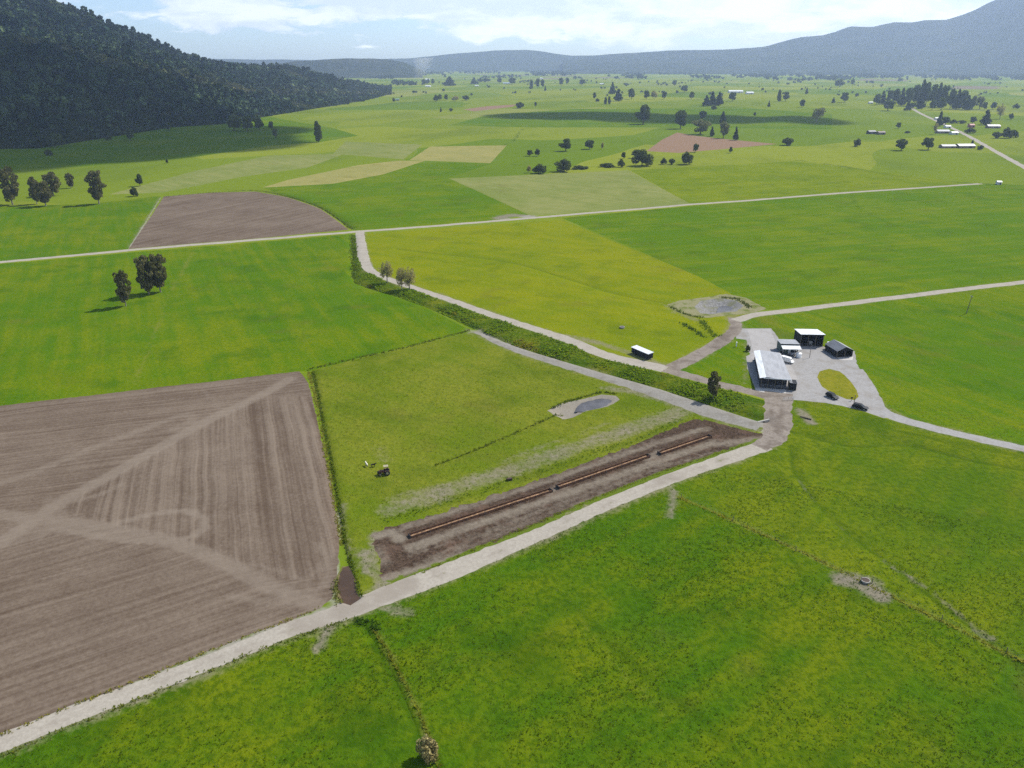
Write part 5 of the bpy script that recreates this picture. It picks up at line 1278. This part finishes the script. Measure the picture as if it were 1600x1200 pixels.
# dairy with white verandah
bx, by, bz = near(1236, 556)
o = empty('dairy', (bx, by, bz), R(-4)); tag(o, 'small dairy with grey roof and bright white verandah roof in front', 'building')
MB().slab([(-3.5, 2.6, 3.9), (3.4, 2.6, 3.9), (3.5, 9.4, 3.4), (-3.4, 9.4, 3.4)], 0.08).build('roof', ROOFG, o)
MB().slab([(-3.4, -0.4, 2.9), (3.4, -0.4, 2.9), (3.4, 2.5, 3.4), (-3.4, 2.5, 3.4)], 0.07).build('verandah_roof', ROOFW, o)
MB().box((0, 5.8, 1.7), (6.2, 6.0, 3.3)).build('wall', WALLG, o)
MB().box((0, 2.66, 1.1), (0.95, 0.08, 2.05)).build('door', WHITEP, o)
for x in (-2.0, 2.0): f = MB().box((x, 2.68, 1.6), (1.5, 0.10, 1.1)).build('window', WHITEP, o); MB().box((x, 2.60, 1.6), (1.3, 0.06, 0.9)).build('pane', GLASS, f)
for x in (-3.2, 0.9, 3.2): MB().tube((x, -0.2, 0), (x, -0.2, 2.9), 0.06, None, 6).build('post', STEEL, o)

# grey gabled shed
bx, by, bz = near(1319, 556.5)
o = empty('gabled_shed', (bx, by, bz), R(10)); tag(o, 'dark grey gabled shed with open arched front by the lawn edge', 'shed')
hw = 3.1
MB().slab([(-hw - .3, -0.5, 2.5), (0, -0.5, 4.1), (0, 8.0, 4.1), (-hw - .3, 8.0, 2.5)], 0.08).build('roof', ROOFD, o)  # shade painted in: this slope gets the darker sheet, the sunward one the lighter
MB().slab([(0.02, -0.5, 4.1), (hw + .3, -0.5, 2.5), (hw + .3, 8.0, 2.5), (0.02, 8.0, 4.1)], 0.08).build('roof', ROOFG, o)
for x in (-hw, hw): MB().box((x, 3.8, 1.25), (0.12, 7.8, 2.5)).build('side_wall', WALLD, o)
MB().add([(-hw, 7.6, 0), (hw, 7.6, 0), (hw, 7.6, 2.5), (0, 7.6, 3.95), (-hw, 7.6, 2.5)], [(0, 1, 2, 3, 4)]).build('back_wall', WALLD, o)
MB().add([(-hw, -0.2, 2.45), (hw, -0.2, 2.45), (0, -0.2, 3.92), (-hw, -0.1, 2.45), (hw, -0.1, 2.45), (0, -0.1, 3.92)], [(0, 1, 2), (5, 4, 3), (0, 3, 4, 1), (1, 4, 5, 2), (2, 5, 3, 0)]).build('gable', WALLD, o)
for x in (-hw, 0, hw): MB().box((x, -0.1, 1.2), (0.16, 0.16, 2.4)).build('post', TIMBER, o)
MB().box((0, 3.7, .04), (6.0, 7.4, .1)).build('floor', SHADEF, o)  # interior shade put in as a dark slab


# vehicles
def car(px, py, rz, body_mat, label, Lc=4.5, kind='hatch', cat='car'):
    o = empty('parked_car', near(px, py), rz); tag(o, label, cat)
    w_ = 0.9; hl = Lc / 2
    prof = [(-hl, .45), (-hl, .85), (-hl + .15, .98), (-hl * .2, 1.0), (hl * .42, .98), (hl - .25, .82), (hl, .65), (hl, .42)]
    secs = []
    for yk, sx in ((-w_, .97), (-w_ * .92, 1.0), (w_ * .92, 1.0), (w_, .97)):
        secs.append([(x * sx, yk, z) for x, z in prof])
    MB().loft(secs).build('body', body_mat, o)
    cab = [(-hl + .12, .97), (-hl + .55, 1.48), (hl * .1, 1.5), (hl * .48, .97)]
    if kind == 'ute': cab = [(-hl * .25, .97), (-hl * .18, 1.62), (hl * .25, 1.64), (hl * .55, .97)]
    if kind == 'van': cab = [(-hl + .02, .97), (-hl + .1, 1.95), (hl * .5, 1.95), (hl * .8, .97)]
    secs = [[(x, y, z if z < 1.2 else z) for x, z in cab] for y in (-w_ * .86, w_ * .86)]
    secs = [[(x, y * (0.86 if z > 1.2 else 1.0), z) for x, y, z in s_] for s_ in secs]
    MB().loft(secs).build('cabin', GLASS if kind != 'van' else body_mat, o)
    zr = max(z for x, z in cab); xs = [x for x, z in cab if z > 1.2]
    MB().box(((xs[0] + xs[-1]) / 2, 0, zr + .012), (xs[-1] - xs[0] + .1, w_ * 1.5, .05)).build('roof', body_mat, o)
    if kind == 'van': MB().box((hl * .66, 0, 1.45), (.06, w_ * 1.5, .5)).build('windscreen', GLASS, o)
    if kind == 'ute': MB().box((-hl * .62, 0, 1.05), (hl * .66, w_ * 1.7, .16)).build('tray', body_mat, o)
    for x in (-hl * .6, hl * .6):
        for y in (-w_ * .93, w_ * .93):
            tw = MB().tube((x, y - .1, .33), (x, y + .1, .33), .33, None, 14).build('wheel', RUBBER, o); MB().tube((x, y - .11, .33), (x, y + .11, .33), .19, None, 10).build('rim', STEEL, tw)
    for y in (-w_ * .65, w_ * .65):
        MB().box((hl - .01, y, .68), (.05, .34, .14)).build('headlight', LAMP, o); MB().box((-hl + .01, y, .80), (.05, .28, .16)).build('tail_light', TAILM, o)
    return o


def dirpx(a, b): return ang_of(a, b)
car(1300, 620, dirpx((1292, 616), (1309, 624)), BLACKP, 'black car beside the grass island, nearer the milking shed', 4.4)
car(1344, 637, dirpx((1332, 634), (1356, 640)), BLACKP, 'black car at the driveway mouth, right of the thin pole', 4.7)
car(1230, 565, dirpx((1222, 563), (1236, 567)), WHITEP, 'white van parked by the corner of the milking shed roof', 4.6, 'van', 'van')
car(1241, 553, dirpx((1236, 556), (1248, 549)), plain_mat('silver_paint', (0.45, 0.47, 0.49), 0.3, 0.3), 'silver pickup parked under the white verandah roof', 4.6, 'ute')
car(1221, 556, dirpx((1218, 550), (1224, 560)), BLACKP, 'dark car half hidden between the milking shed and the dairy', 4.2)
for lc, (px, py) in (('round white water tank beside the silver pickup', (1248, 557)), ('small white water tank by the dark shrub and grey gabled shed', (1296, 540))):
    o = empty('water_tank', near(px, py)); tag(o, lc, 'tank')
    MB().tube((0, 0, 0), (0, 0, 1.5), 1.0, 1.0, 20).build('body', WHITEP, o); MB().tube((0, 0, 1.5), (0, 0, 1.75), 1.0, 0.25, 20).build('lid', WHITEP, o)

# portable shed beside the race
a, b_ = g(990, 549), g(1016, 560)
o = empty('portable_shed', near(1003, 556), math.atan2(b_[1] - a[1], b_[0] - a[0])); tag(o, 'long dark portable shed with white roof beside the gravel race', 'shed')
L2 = math.hypot(b_[0] - a[0], b_[1] - a[1])
MB().box((0, 0, 1.35), (L2, 2.4, 1.9)).build('wall', WALLD, o); MB().slab([(-L2 / 2 - .2, -1.4, 2.36), (L2 / 2 + .2, -1.4, 2.36), (L2 / 2 + .2, 1.4, 2.6), (-L2 / 2 - .2, 1.4, 2.6)], .08).build('roof', ROOFW, o)
for x in (-L2 * .3, L2 * .3): MB().tube((x, -1.25, .4), (x, 1.25, .4), .4, None, 12).build('wheel', RUBBER, o)
MB().box((0, 0, .38), (L2 + 1.2, .14, .14)).build('drawbar', STEEL, o)

# feed troughs on the stand-off pad
FEED = plain_mat('trough_boards', (0.13, 0.066, 0.038), 0.85, 0, 0.3, 2.0, 0.2); SILAGE = plain_mat('silage', (0.23, 0.145, 0.085), 0.95, 0, 0.3, 1.2, 0.1, 0.15); DARKB = plain_mat('trough_end', (0.030, 0.020, 0.016), 0.8)
for A_, B_, lb in (((640, 838), (861, 766), 'longest brown feed trough, at the left end of the pad'), ((871, 762), (1013, 713), 'middle brown feed trough of the three on the pad'), ((1030, 709), (1109, 682), 'shortest brown feed trough, at the right end of the pad')):
    a, b_ = np.array(g(*A_)), np.array(g(*B_)); L2 = float(np.linalg.norm(b_ - a)); mid = (a + b_) / 2
    o = empty('feed_trough', (mid[0], mid[1], gz(*mid) - .02), math.atan2(b_[1] - a[1], b_[0] - a[0])); tag(o, lb, 'trough', 'feed troughs on the wood-chip pad')
    n = max(3, int(L2 / 4.8)); seg = L2 / n
    for y in (-.62, .62):
        for k in range(n): MB().box((-L2 / 2 + seg * (k + .5), y, .36 + .012 * ((k * 7) % 3)), (seg - .04, .07, .72)).build('side_board', FEED, o)
    for x in (-L2 / 2, L2 / 2): MB().box((x, 0, .40), (.16, 1.5, .80)).build('end_board', DARKB, o)
    vs, fs = [], []; m_ = int(L2 / .5); r = random.Random(int(L2))
    for k in range(m_ + 1):
        x = -L2 / 2 + .1 + (L2 - .2) * k / m_; h = .30 + r.uniform(-.06, .08)
        vs += [(x, -.57, .22 + r.uniform(0, .05)), (x, -.1, h), (x, .25, h + r.uniform(-.05, .05)), (x, .57, .2 + r.uniform(0, .05))]
    for k in range(m_):
        for q in range(3): fs.append((k * 4 + q, k * 4 + 4 + q, k * 4 + 5 + q, k * 4 + 1 + q))
    MB().add(vs, fs).build('feed', SILAGE, o)
    for k in range(n + 1):
        for y in (-.70, .70): MB().box((-L2 / 2 + seg * k, y, .38), (.11, .09, .80)).build('stake', TIMBER, o)

# tractor in the grazed paddock
o = empty('tractor', near(601, 741), R(192)); tag(o, 'small dark red tractor with pale canopy roof in the grazed paddock', 'tractor')
MB().box((.75, 0, .95), (1.5, .62, .62), 0, .92).build('hood', REDP, o); MB().box((-.35, 0, .75), (1.3, .55, .5)).build('chassis', BLACKP, o)
MB().box((-.55, 0, 1.15), (.5, .5, .14)).build('seat', BLACKP, o); MB().box((-.8, 0, 1.45), (.12, .5, .55)).build('seat_back', BLACKP, o)
for y in (-.52, .52):
    MB().box((-.85, y, 1.7), (.08, .08, 1.5)).build('canopy_post', BLACKP, o); MB().box((.05, y * .8, 1.8), (.06, .06, 1.3)).build('canopy_post', BLACKP, o); MB().box((-.7, y * 1.35, 1.25), (1.1, .38, .08)).build('mudguard', REDP, o)
MB().box((-.42, 0, 2.42), (1.25, 1.15, .09)).build('canopy', TANP, o); MB().tube((-.1, 0, 1.3), (.1, 0, 1.55), .17, .17, 12).build('steering_wheel', BLACKP, o)
for x, y, rr_ in ((-.7, -.72, .68), (-.7, .72, .68), (1.15, -.6, .42), (1.15, .6, .42)):
    t_ = MB().tube((x, y - .16, rr_), (x, y + .16, rr_), rr_, None, 18).build('wheel', RUBBER, o); MB().tube((x, y - .17, rr_), (x, y + .17, rr_), rr_ * .5, None, 12).build('rim', TANP, t_)
MB().box((1.7, 0, .75), (.35, .8, .35)).build('front_weight', BLACKP, o); MB().tube((1.0, .2, 1.2), (1.0, .2, 1.75), .04, None, 6).build('exhaust', BLACKP, o)


# calves: one skinned body each
def m_calf(name, lo, hi, thr):
    m, t = new_mat(name); pos = t.n('ShaderNodeTexCoord').outputs['Object']
    k = t.ramp(t.noise(pos, 1.9, 2, 0.5), thr - .03, thr + .03)
    return finish(m, t, t.mix(k, lo, hi), 0.85, None, 0, 0, 0.15)


def calf(px, py, rz, mat, label):
    nodes = [((-.45, 0, .80), .20), ((-.15, 0, .78), .225), ((.15, 0, .79), .215), ((.40, 0, .84), .17), ((.60, 0, 1.00), .11), ((.76, 0, 1.10), .105), ((.94, 0, 1.02), .07),
             ((-.45, .13, .55), .10), ((-.50, .13, .32), .055), ((-.44, .13, .02), .045), ((-.45, -.13, .55), .10), ((-.40, -.13, .32), .055), ((-.36, -.13, .02), .045),
             ((.36, .12, .52), .08), ((.38, .12, .28), .05), ((.36, .12, .02), .042), ((.36, -.12, .52), .08), ((.30, -.12, .28), .05), ((.27, -.12, .02), .042), ((-.66, 0, .78), .03), ((-.70, 0, .48), .03), ((.70, .17, 1.14), .03), ((.70, -.17, 1.14), .03)]
    edges = [(0, 1), (1, 2), (2, 3), (3, 4), (4, 5), (5, 6), (0, 7), (7, 8), (8, 9), (0, 10), (10, 11), (11, 12), (3, 13), (13, 14), (14, 15), (3, 16), (16, 17), (17, 18), (0, 19), (19, 20), (5, 21), (5, 22)]
    me = bpy.data.meshes.new('calf'); me.from_pydata([n_[0] for n_ in nodes], edges, []); me.update()
    o = link('calf', me, mat, None, near(px, py)); o.rotation_euler = (0, 0, rz)
    md = o.modifiers.new('skin', 'SKIN'); md.use_smooth_shade = True
    for v, n_ in zip(me.skin_vertices[0].data, nodes): v.radius = (n_[1], n_[1])
    me.skin_vertices[0].data[1].use_root = True
    o.modifiers.new('sub', 'SUBSURF').levels = 1; o.modifiers['sub'].render_levels = 2
    tag(o, label, 'calf', 'calves in the grazed paddock')


calf(573, 729, R(120), m_calf('white_black_hide', (0.03, 0.027, 0.024, 1), (0.62, 0.58, 0.48, 1), .42), 'pale calf with black patches, left of the darker one')
calf(583.5, 730, R(12), m_calf('black_white_hide', (0.022, 0.020, 0.018, 1), (0.5, 0.48, 0.42, 1), .66), 'black calf with head to the right, between the pale one and the tractor')

# fence along the boundary of long grass
o = empty('fence', near(1300, 885)); tag(o, 'sparse wire fence with dark posts through the near right paddocks', 'fence')
FP = [(1064, 778), (1145, 813), (1243, 861), (1345, 909), (1471, 969), (1572, 1020), (1690, 1080)]
fx, fy, fz = o.location; tops = []
for px, py in FP:
    x, y, z = near(px, py); MB().tube((x - fx, y - fy, z - fz - .1), (x - fx + .03, y - fy, z - fz + 1.25), .08, .07, 8).build('post', TIMBER, o); tops.append((x - fx, y - fy, z - fz))
for h in (.5, .85, 1.15):
    w_ = MB()
    for p, q in zip(tops[:-1], tops[1:]): w_.tube((p[0], p[1], p[2] + h), (q[0], q[1], q[2] + h), .006, None, 4)
    w_.build('wire', STEEL, o)
# trough with posts on worn ground
o = empty('water_trough', near(1352, 909), R(-28)); tag(o, 'concrete water trough on worn bare ground by the near fence', 'trough')
t_ = MB(); [t_.tube((0, 0, 0), (0, 0, .55), .85, .95, 18)]; t_.build('bowl', CONCO, o); MB().tube((0, 0, .551), (0, 0, .556), .80, None, 18).build('water', M_PONDW, o)
MB().tube((1.3, .3, 0), (1.3, .3, 1.1), .07, None, 8).build('post', TIMBER, o)
o = empty('water_trough', near(972, 513), 0); tag(o, 'small grey water trough alone in the yellow paddock', 'trough')
MB().tube((0, 0, 0), (0, 0, .6), .95, 1.05, 16).build('bowl', CONCO, o); MB().tube((0, 0, .601), (0, 0, .606), .9, None, 16).build('water', M_PONDW, o)
o = empty('water_trough', near(796, 749), 0); tag(o, 'dark little trough on the grass strip above the wood-chip pad', 'trough')
MB().box((0, 0, .3), (1.3, .7, .6), .3, 1.1).build('bowl', DARKB, o); MB().box((0, 0, .605), (1.15, .55, .02), .3).build('water', M_PONDW, o)
# log on bare earth
o = empty('log', near(1259, 653), R(140)); tag(o, 'dark fallen log lying on a patch of bare earth', 'log')
MB().tube((-1.7, 0, .2), (1.7, .1, .24), .2, .15, 10).build('stem', M_BARK, o); MB().tube((.5, 0, .25), (.9, .5, .5), .06, .03, 6).build('branch', M_BARK, o)
# poles
o = empty('power_pole', near(1510, 489)); tag(o, 'dark wooden power pole standing alone in the right-hand paddock', 'pole')
MB().tube((0, 0, -.3), (.75, 0, 8.0), .17, .12, 10).build('pole', TIMBER, o); MB().box((.73, 0, 7.5), (.12, 1.8, .12)).build('crossarm', TIMBER, o)
for y in (-.8, -.3, .3, .8): MB().tube((.73, y, 7.56), (.73, y, 7.75), .05, .04, 8).build('insulator', WHITEP, o)
o = empty('pole', near(1334, 632)); tag(o, 'thin dark pole at the tip of the grass island', 'pole'); MB().tube((0, 0, -.1), (0, 0, 3.4), .12, .10, 8).build('shaft', TIMBER, o); MB().box((0, 0, 3.45), (.3, .3, .12)).build('cap', TIMBER, o)
o = empty('sign_post', near(1330.5, 625)); tag(o, 'short post with a small board beside the thin island pole', 'sign'); MB().box((0, 0, .6), (.1, .1, 1.2)).build('post', TIMBER, o); MB().box((0, -.08, 1.1), (.8, .06, .5)).build('board', WALLD, o)
o = empty('pole', near(1265, 558)); tag(o, 'slim dark pole in front of the white-roofed open shed', 'pole'); MB().tube((0, 0, -.1), (0, 0, 4.6), .1, .08, 8).build('shaft', TIMBER, o); MB().tube((0, 0, 4.5), (.5, 0, 4.65), .05, None, 6).build('arm', TIMBER, o)
o = empty('gate_post', near(1150.5, 541)); tag(o, 'pale concrete post by the bush at the yard corner', 'post'); MB().box((0, 0, .9), (.35, .35, 1.8)).build('shaft', WHITEP, o); MB().box((0, 0, 1.82), (.45, .45, .1)).build('cap', WHITEP, o)
o = empty('culvert_headwall', near(1193, 656), R(25)); tag(o, 'pale concrete culvert headwall at the end of the weedy bank', 'culvert'); MB().box((0, 0, .35), (4.5, .5, .9)).build('wall', CONCO, o); MB().tube((0, -.35, .15), (0, .35, .15), .35, None, 14).build('pipe', DARKB, o)
o = empty('gate', near(1232, 624), R(8)); tag(o, 'grey tubular gate at the bottom corner of the farm yard', 'gate')
for z in (.3, .6, .9, 1.15): MB().tube((-1.8, 0, z), (1.8, 0, z), .035, None, 6).build('rail', STEEL, o)
for x in (-1.8, 0, 1.8): MB().tube((x, 0, .2), (x, 0, 1.2), .04, None, 6).build('upright', STEEL, o)


# distant buildings
def house(px, py, wp, dm, hm, rz, roof, wall, label, name='shed', cat='shed', pitch=.35):
    x, y = g(px, py); w_ = wp / px_scale(x, y); o = empty(name, (x, y, 0), rz); tag(o, label, cat)
    MB().box((0, 0, hm / 2 - .2), (w_, dm, hm + .4)).build('wall', wall, o)
    rh = dm / 2 * pitch; e = .4
    for s_ in (-1, 1):
        q = [(-w_ / 2 - e, s_ * (dm / 2 + e), hm - e * pitch), (w_ / 2 + e, s_ * (dm / 2 + e), hm - e * pitch), (w_ / 2 + e, s_ * .02, hm + rh), (-w_ / 2 - e, s_ * .02, hm + rh)]
        MB().slab(q if s_ < 0 else q[::-1], .12).build('roof', roof, o)
    for s_ in (-1, 1): MB().add([(s_ * w_ / 2, -dm / 2, hm), (s_ * w_ / 2, dm / 2, hm), (s_ * w_ / 2, 0, hm + rh)], [(0, 1, 2)]).build('gable', wall, o)
    MB().box((w_ * .2, -dm / 2 - .03, hm * .4), (min(3.2, w_ * .25), .08, hm * .75)).build('door', WALLD, o)
    for k in (-.3, -.05): f = MB().box((w_ * k, -dm / 2 - .03, hm * .55), (w_ * .12, .08, hm * .3)).build('window', WHITEP, o); MB().box((w_ * k, -dm / 2 - .08, hm * .55), (w_ * .10, .05, hm * .24)).build('pane', GLASS, f)


house(1507, 231, 26, 11, 3.0, R(4), ROOFP, WALLB, 'long shed with pale grey roof near the roadside, right half of the pair'); house(1480, 231, 22, 9, 2.6, R(4), ROOFG, WALLB, 'lower darker long shed, left half of the roadside pair')
house(1472, 208, 18, 11, 3.2, R(-4), ROOFG, WALLB, 'farmhouse with dull grey roof left of the white shed', 'farmhouse', 'house'); house(1490, 210, 10, 8, 2.8, R(5), ROOFW, WALLW, 'small bright white shed right of the grey-roofed farmhouse')
house(1517, 199, 7, 9, 4.0, R(0), plain_mat('red_roof', (0.25, 0.06, 0.05), 0.6), WALLR, 'little dark red building beside the farm drive', 'barn', 'barn'); house(1551, 200, 18, 12, 3.4, R(-8), ROOFP, WALLB, 'farmhouse with pale roof under the large broad conifer', 'farmhouse', 'house')
house(1480, 200, 8, 8, 3.0, R(0), ROOFW, WALLW, 'small pale shed behind the grey-roofed farmhouse'); house(1361, 209, 11, 9, 3.4, R(5), ROOFD, WALLD, 'dark shed, left of the two in the open right plain'); house(1376, 210, 11, 8, 3.2, R(5), plain_mat('brown_roof', (0.16, 0.12, 0.10), 0.7), WALLB, 'brown shed, right of the two in the open right plain')
house(1463, 187, 5, 7, 3.0, R(0), ROOFW, WALLW, 'tiny white shed beside the straight road'); house(1360, 162, 6, 8, 3.5, R(0), ROOFW, WALLW, 'tiny white shed at the left end of the dark grove')
house(1149, 145, 22, 20, 5, R(0), ROOFW, WALLW, 'long white barn, left of two above the dark conifer clump', 'barn', 'barn'); house(1171, 147, 11, 18, 4.5, R(0), ROOFW, WALLW, 'shorter white barn, right of two above the conifer clump', 'barn', 'barn')
house(669, 136, 8, 16, 4, R(0), ROOFW, WALLW, 'white far shed near the end of a pale track'); house(668, 125, 7, 18, 4, R(0), ROOFW, WALLW, 'pale far shed right beside the smoke'); house(731, 110.5, 21, 70, 8, R(0), ROOFW, WALLW, 'large hazy white factory roof at the foot of the hills', 'factory', 'factory')
house(621, 157, 6, 10, 3.2, R(0), plain_mat('green_roof', (0.16, 0.28, 0.24), 0.6), WALLB, 'little green-roofed hut on the plain beyond the hill end', 'hut', 'hut'); house(1256, 105.5, 6, 40, 14, R(0), ROOFW, WALLW, 'tiny white building far below the right mountain', 'building', 'building'); house(1350, 105, 6, 40, 10, R(0), ROOFP, WALLW, 'faint pale building far right below the mountain', 'building', 'building')
house(792, 131, 12, 14, 3.6, R(0), plain_mat('blue_roof', (0.28, 0.36, 0.45), 0.6), WALLW, 'far blue-roofed house among hazy trees', 'house', 'house'); house(846, 124, 4, 16, 6, R(0), ROOFW, WALLW, 'far white house above the thin group of hazy trees', 'house', 'house'); house(940, 112, 20, 40, 5, R(0), ROOFP, WALLW, 'long hazy pale building near the hill foot, centre', 'building', 'building'); house(940, 132, 6, 12, 3.4, R(0), ROOFW, WALLW, 'tiny pale house left of the dark pair of far trees', 'house', 'house')
house(1049, 107, 4, 30, 10, R(0), ROOFW, WALLW, 'tiny white speck of a building below the middle range', 'building', 'building'); house(745, 135, 6, 10, 3.2, R(0), ROOFW, WALLW, 'tiny pale house among trees left of the blue-roofed one', 'house', 'house'); house(1560, 288, 6, 4, 2.4, R(-8), ROOFW, WALLW, 'small white shed at the end of the long field track')

# smoke rising far off
def smoke():
    x, y = g(655, 128); secs = []
    for k in range(12):
        t = k / 11; rr_ = 10 + 42 * t ** 0.8; ox = 30 * t ** 1.3 + 6 * math.sin(k * 1.9); oy = 8 * math.sin(k * 2.3)
        secs.append([(x + ox + math.cos(a) * rr_ * (1 + .2 * math.sin(3 * a + k)), y + oy + math.sin(a) * rr_, 1 + 112 * t) for a in np.linspace(0, 2 * math.pi, 14, endpoint=False)])
    m = bpy.data.materials.new('smoke_air'); m.use_nodes = True; t = NT(m.node_tree)
    v = t.n('ShaderNodeVolumePrincipled', {'Color': (0.95, 0.93, 0.92, 1), 'Density': 0.0022, 'Anisotropy': 0.2}); t.n('ShaderNodeOutputMaterial', {'Volume': v.outputs[0]})
    tag(MB().loft(secs).build('smoke', m, None, True), 'thin pale smoke rising from the far plain', 'smoke', kind='stuff')


smoke()

# ------------------------------------------------------------------ the air
hz = MB(); hz.box((0, 4600, 597), (19000, 13600, 1206))
haze_m = bpy.data.materials.new('haze_air'); haze_m.use_nodes = True
ht = NT(haze_m.node_tree)
pv = ht.n('ShaderNodeVolumePrincipled', {'Color': (0.55, 0.70, 1.0, 1.0), 'Density': 6.8e-5, 'Anisotropy': 0.25})
ht.n('ShaderNodeOutputMaterial', {'Volume': pv.outputs[0]})
haze = hz.build('haze', haze_m); tag(haze, 'thin blue haze filling the valley air', 'haze', kind='stuff')
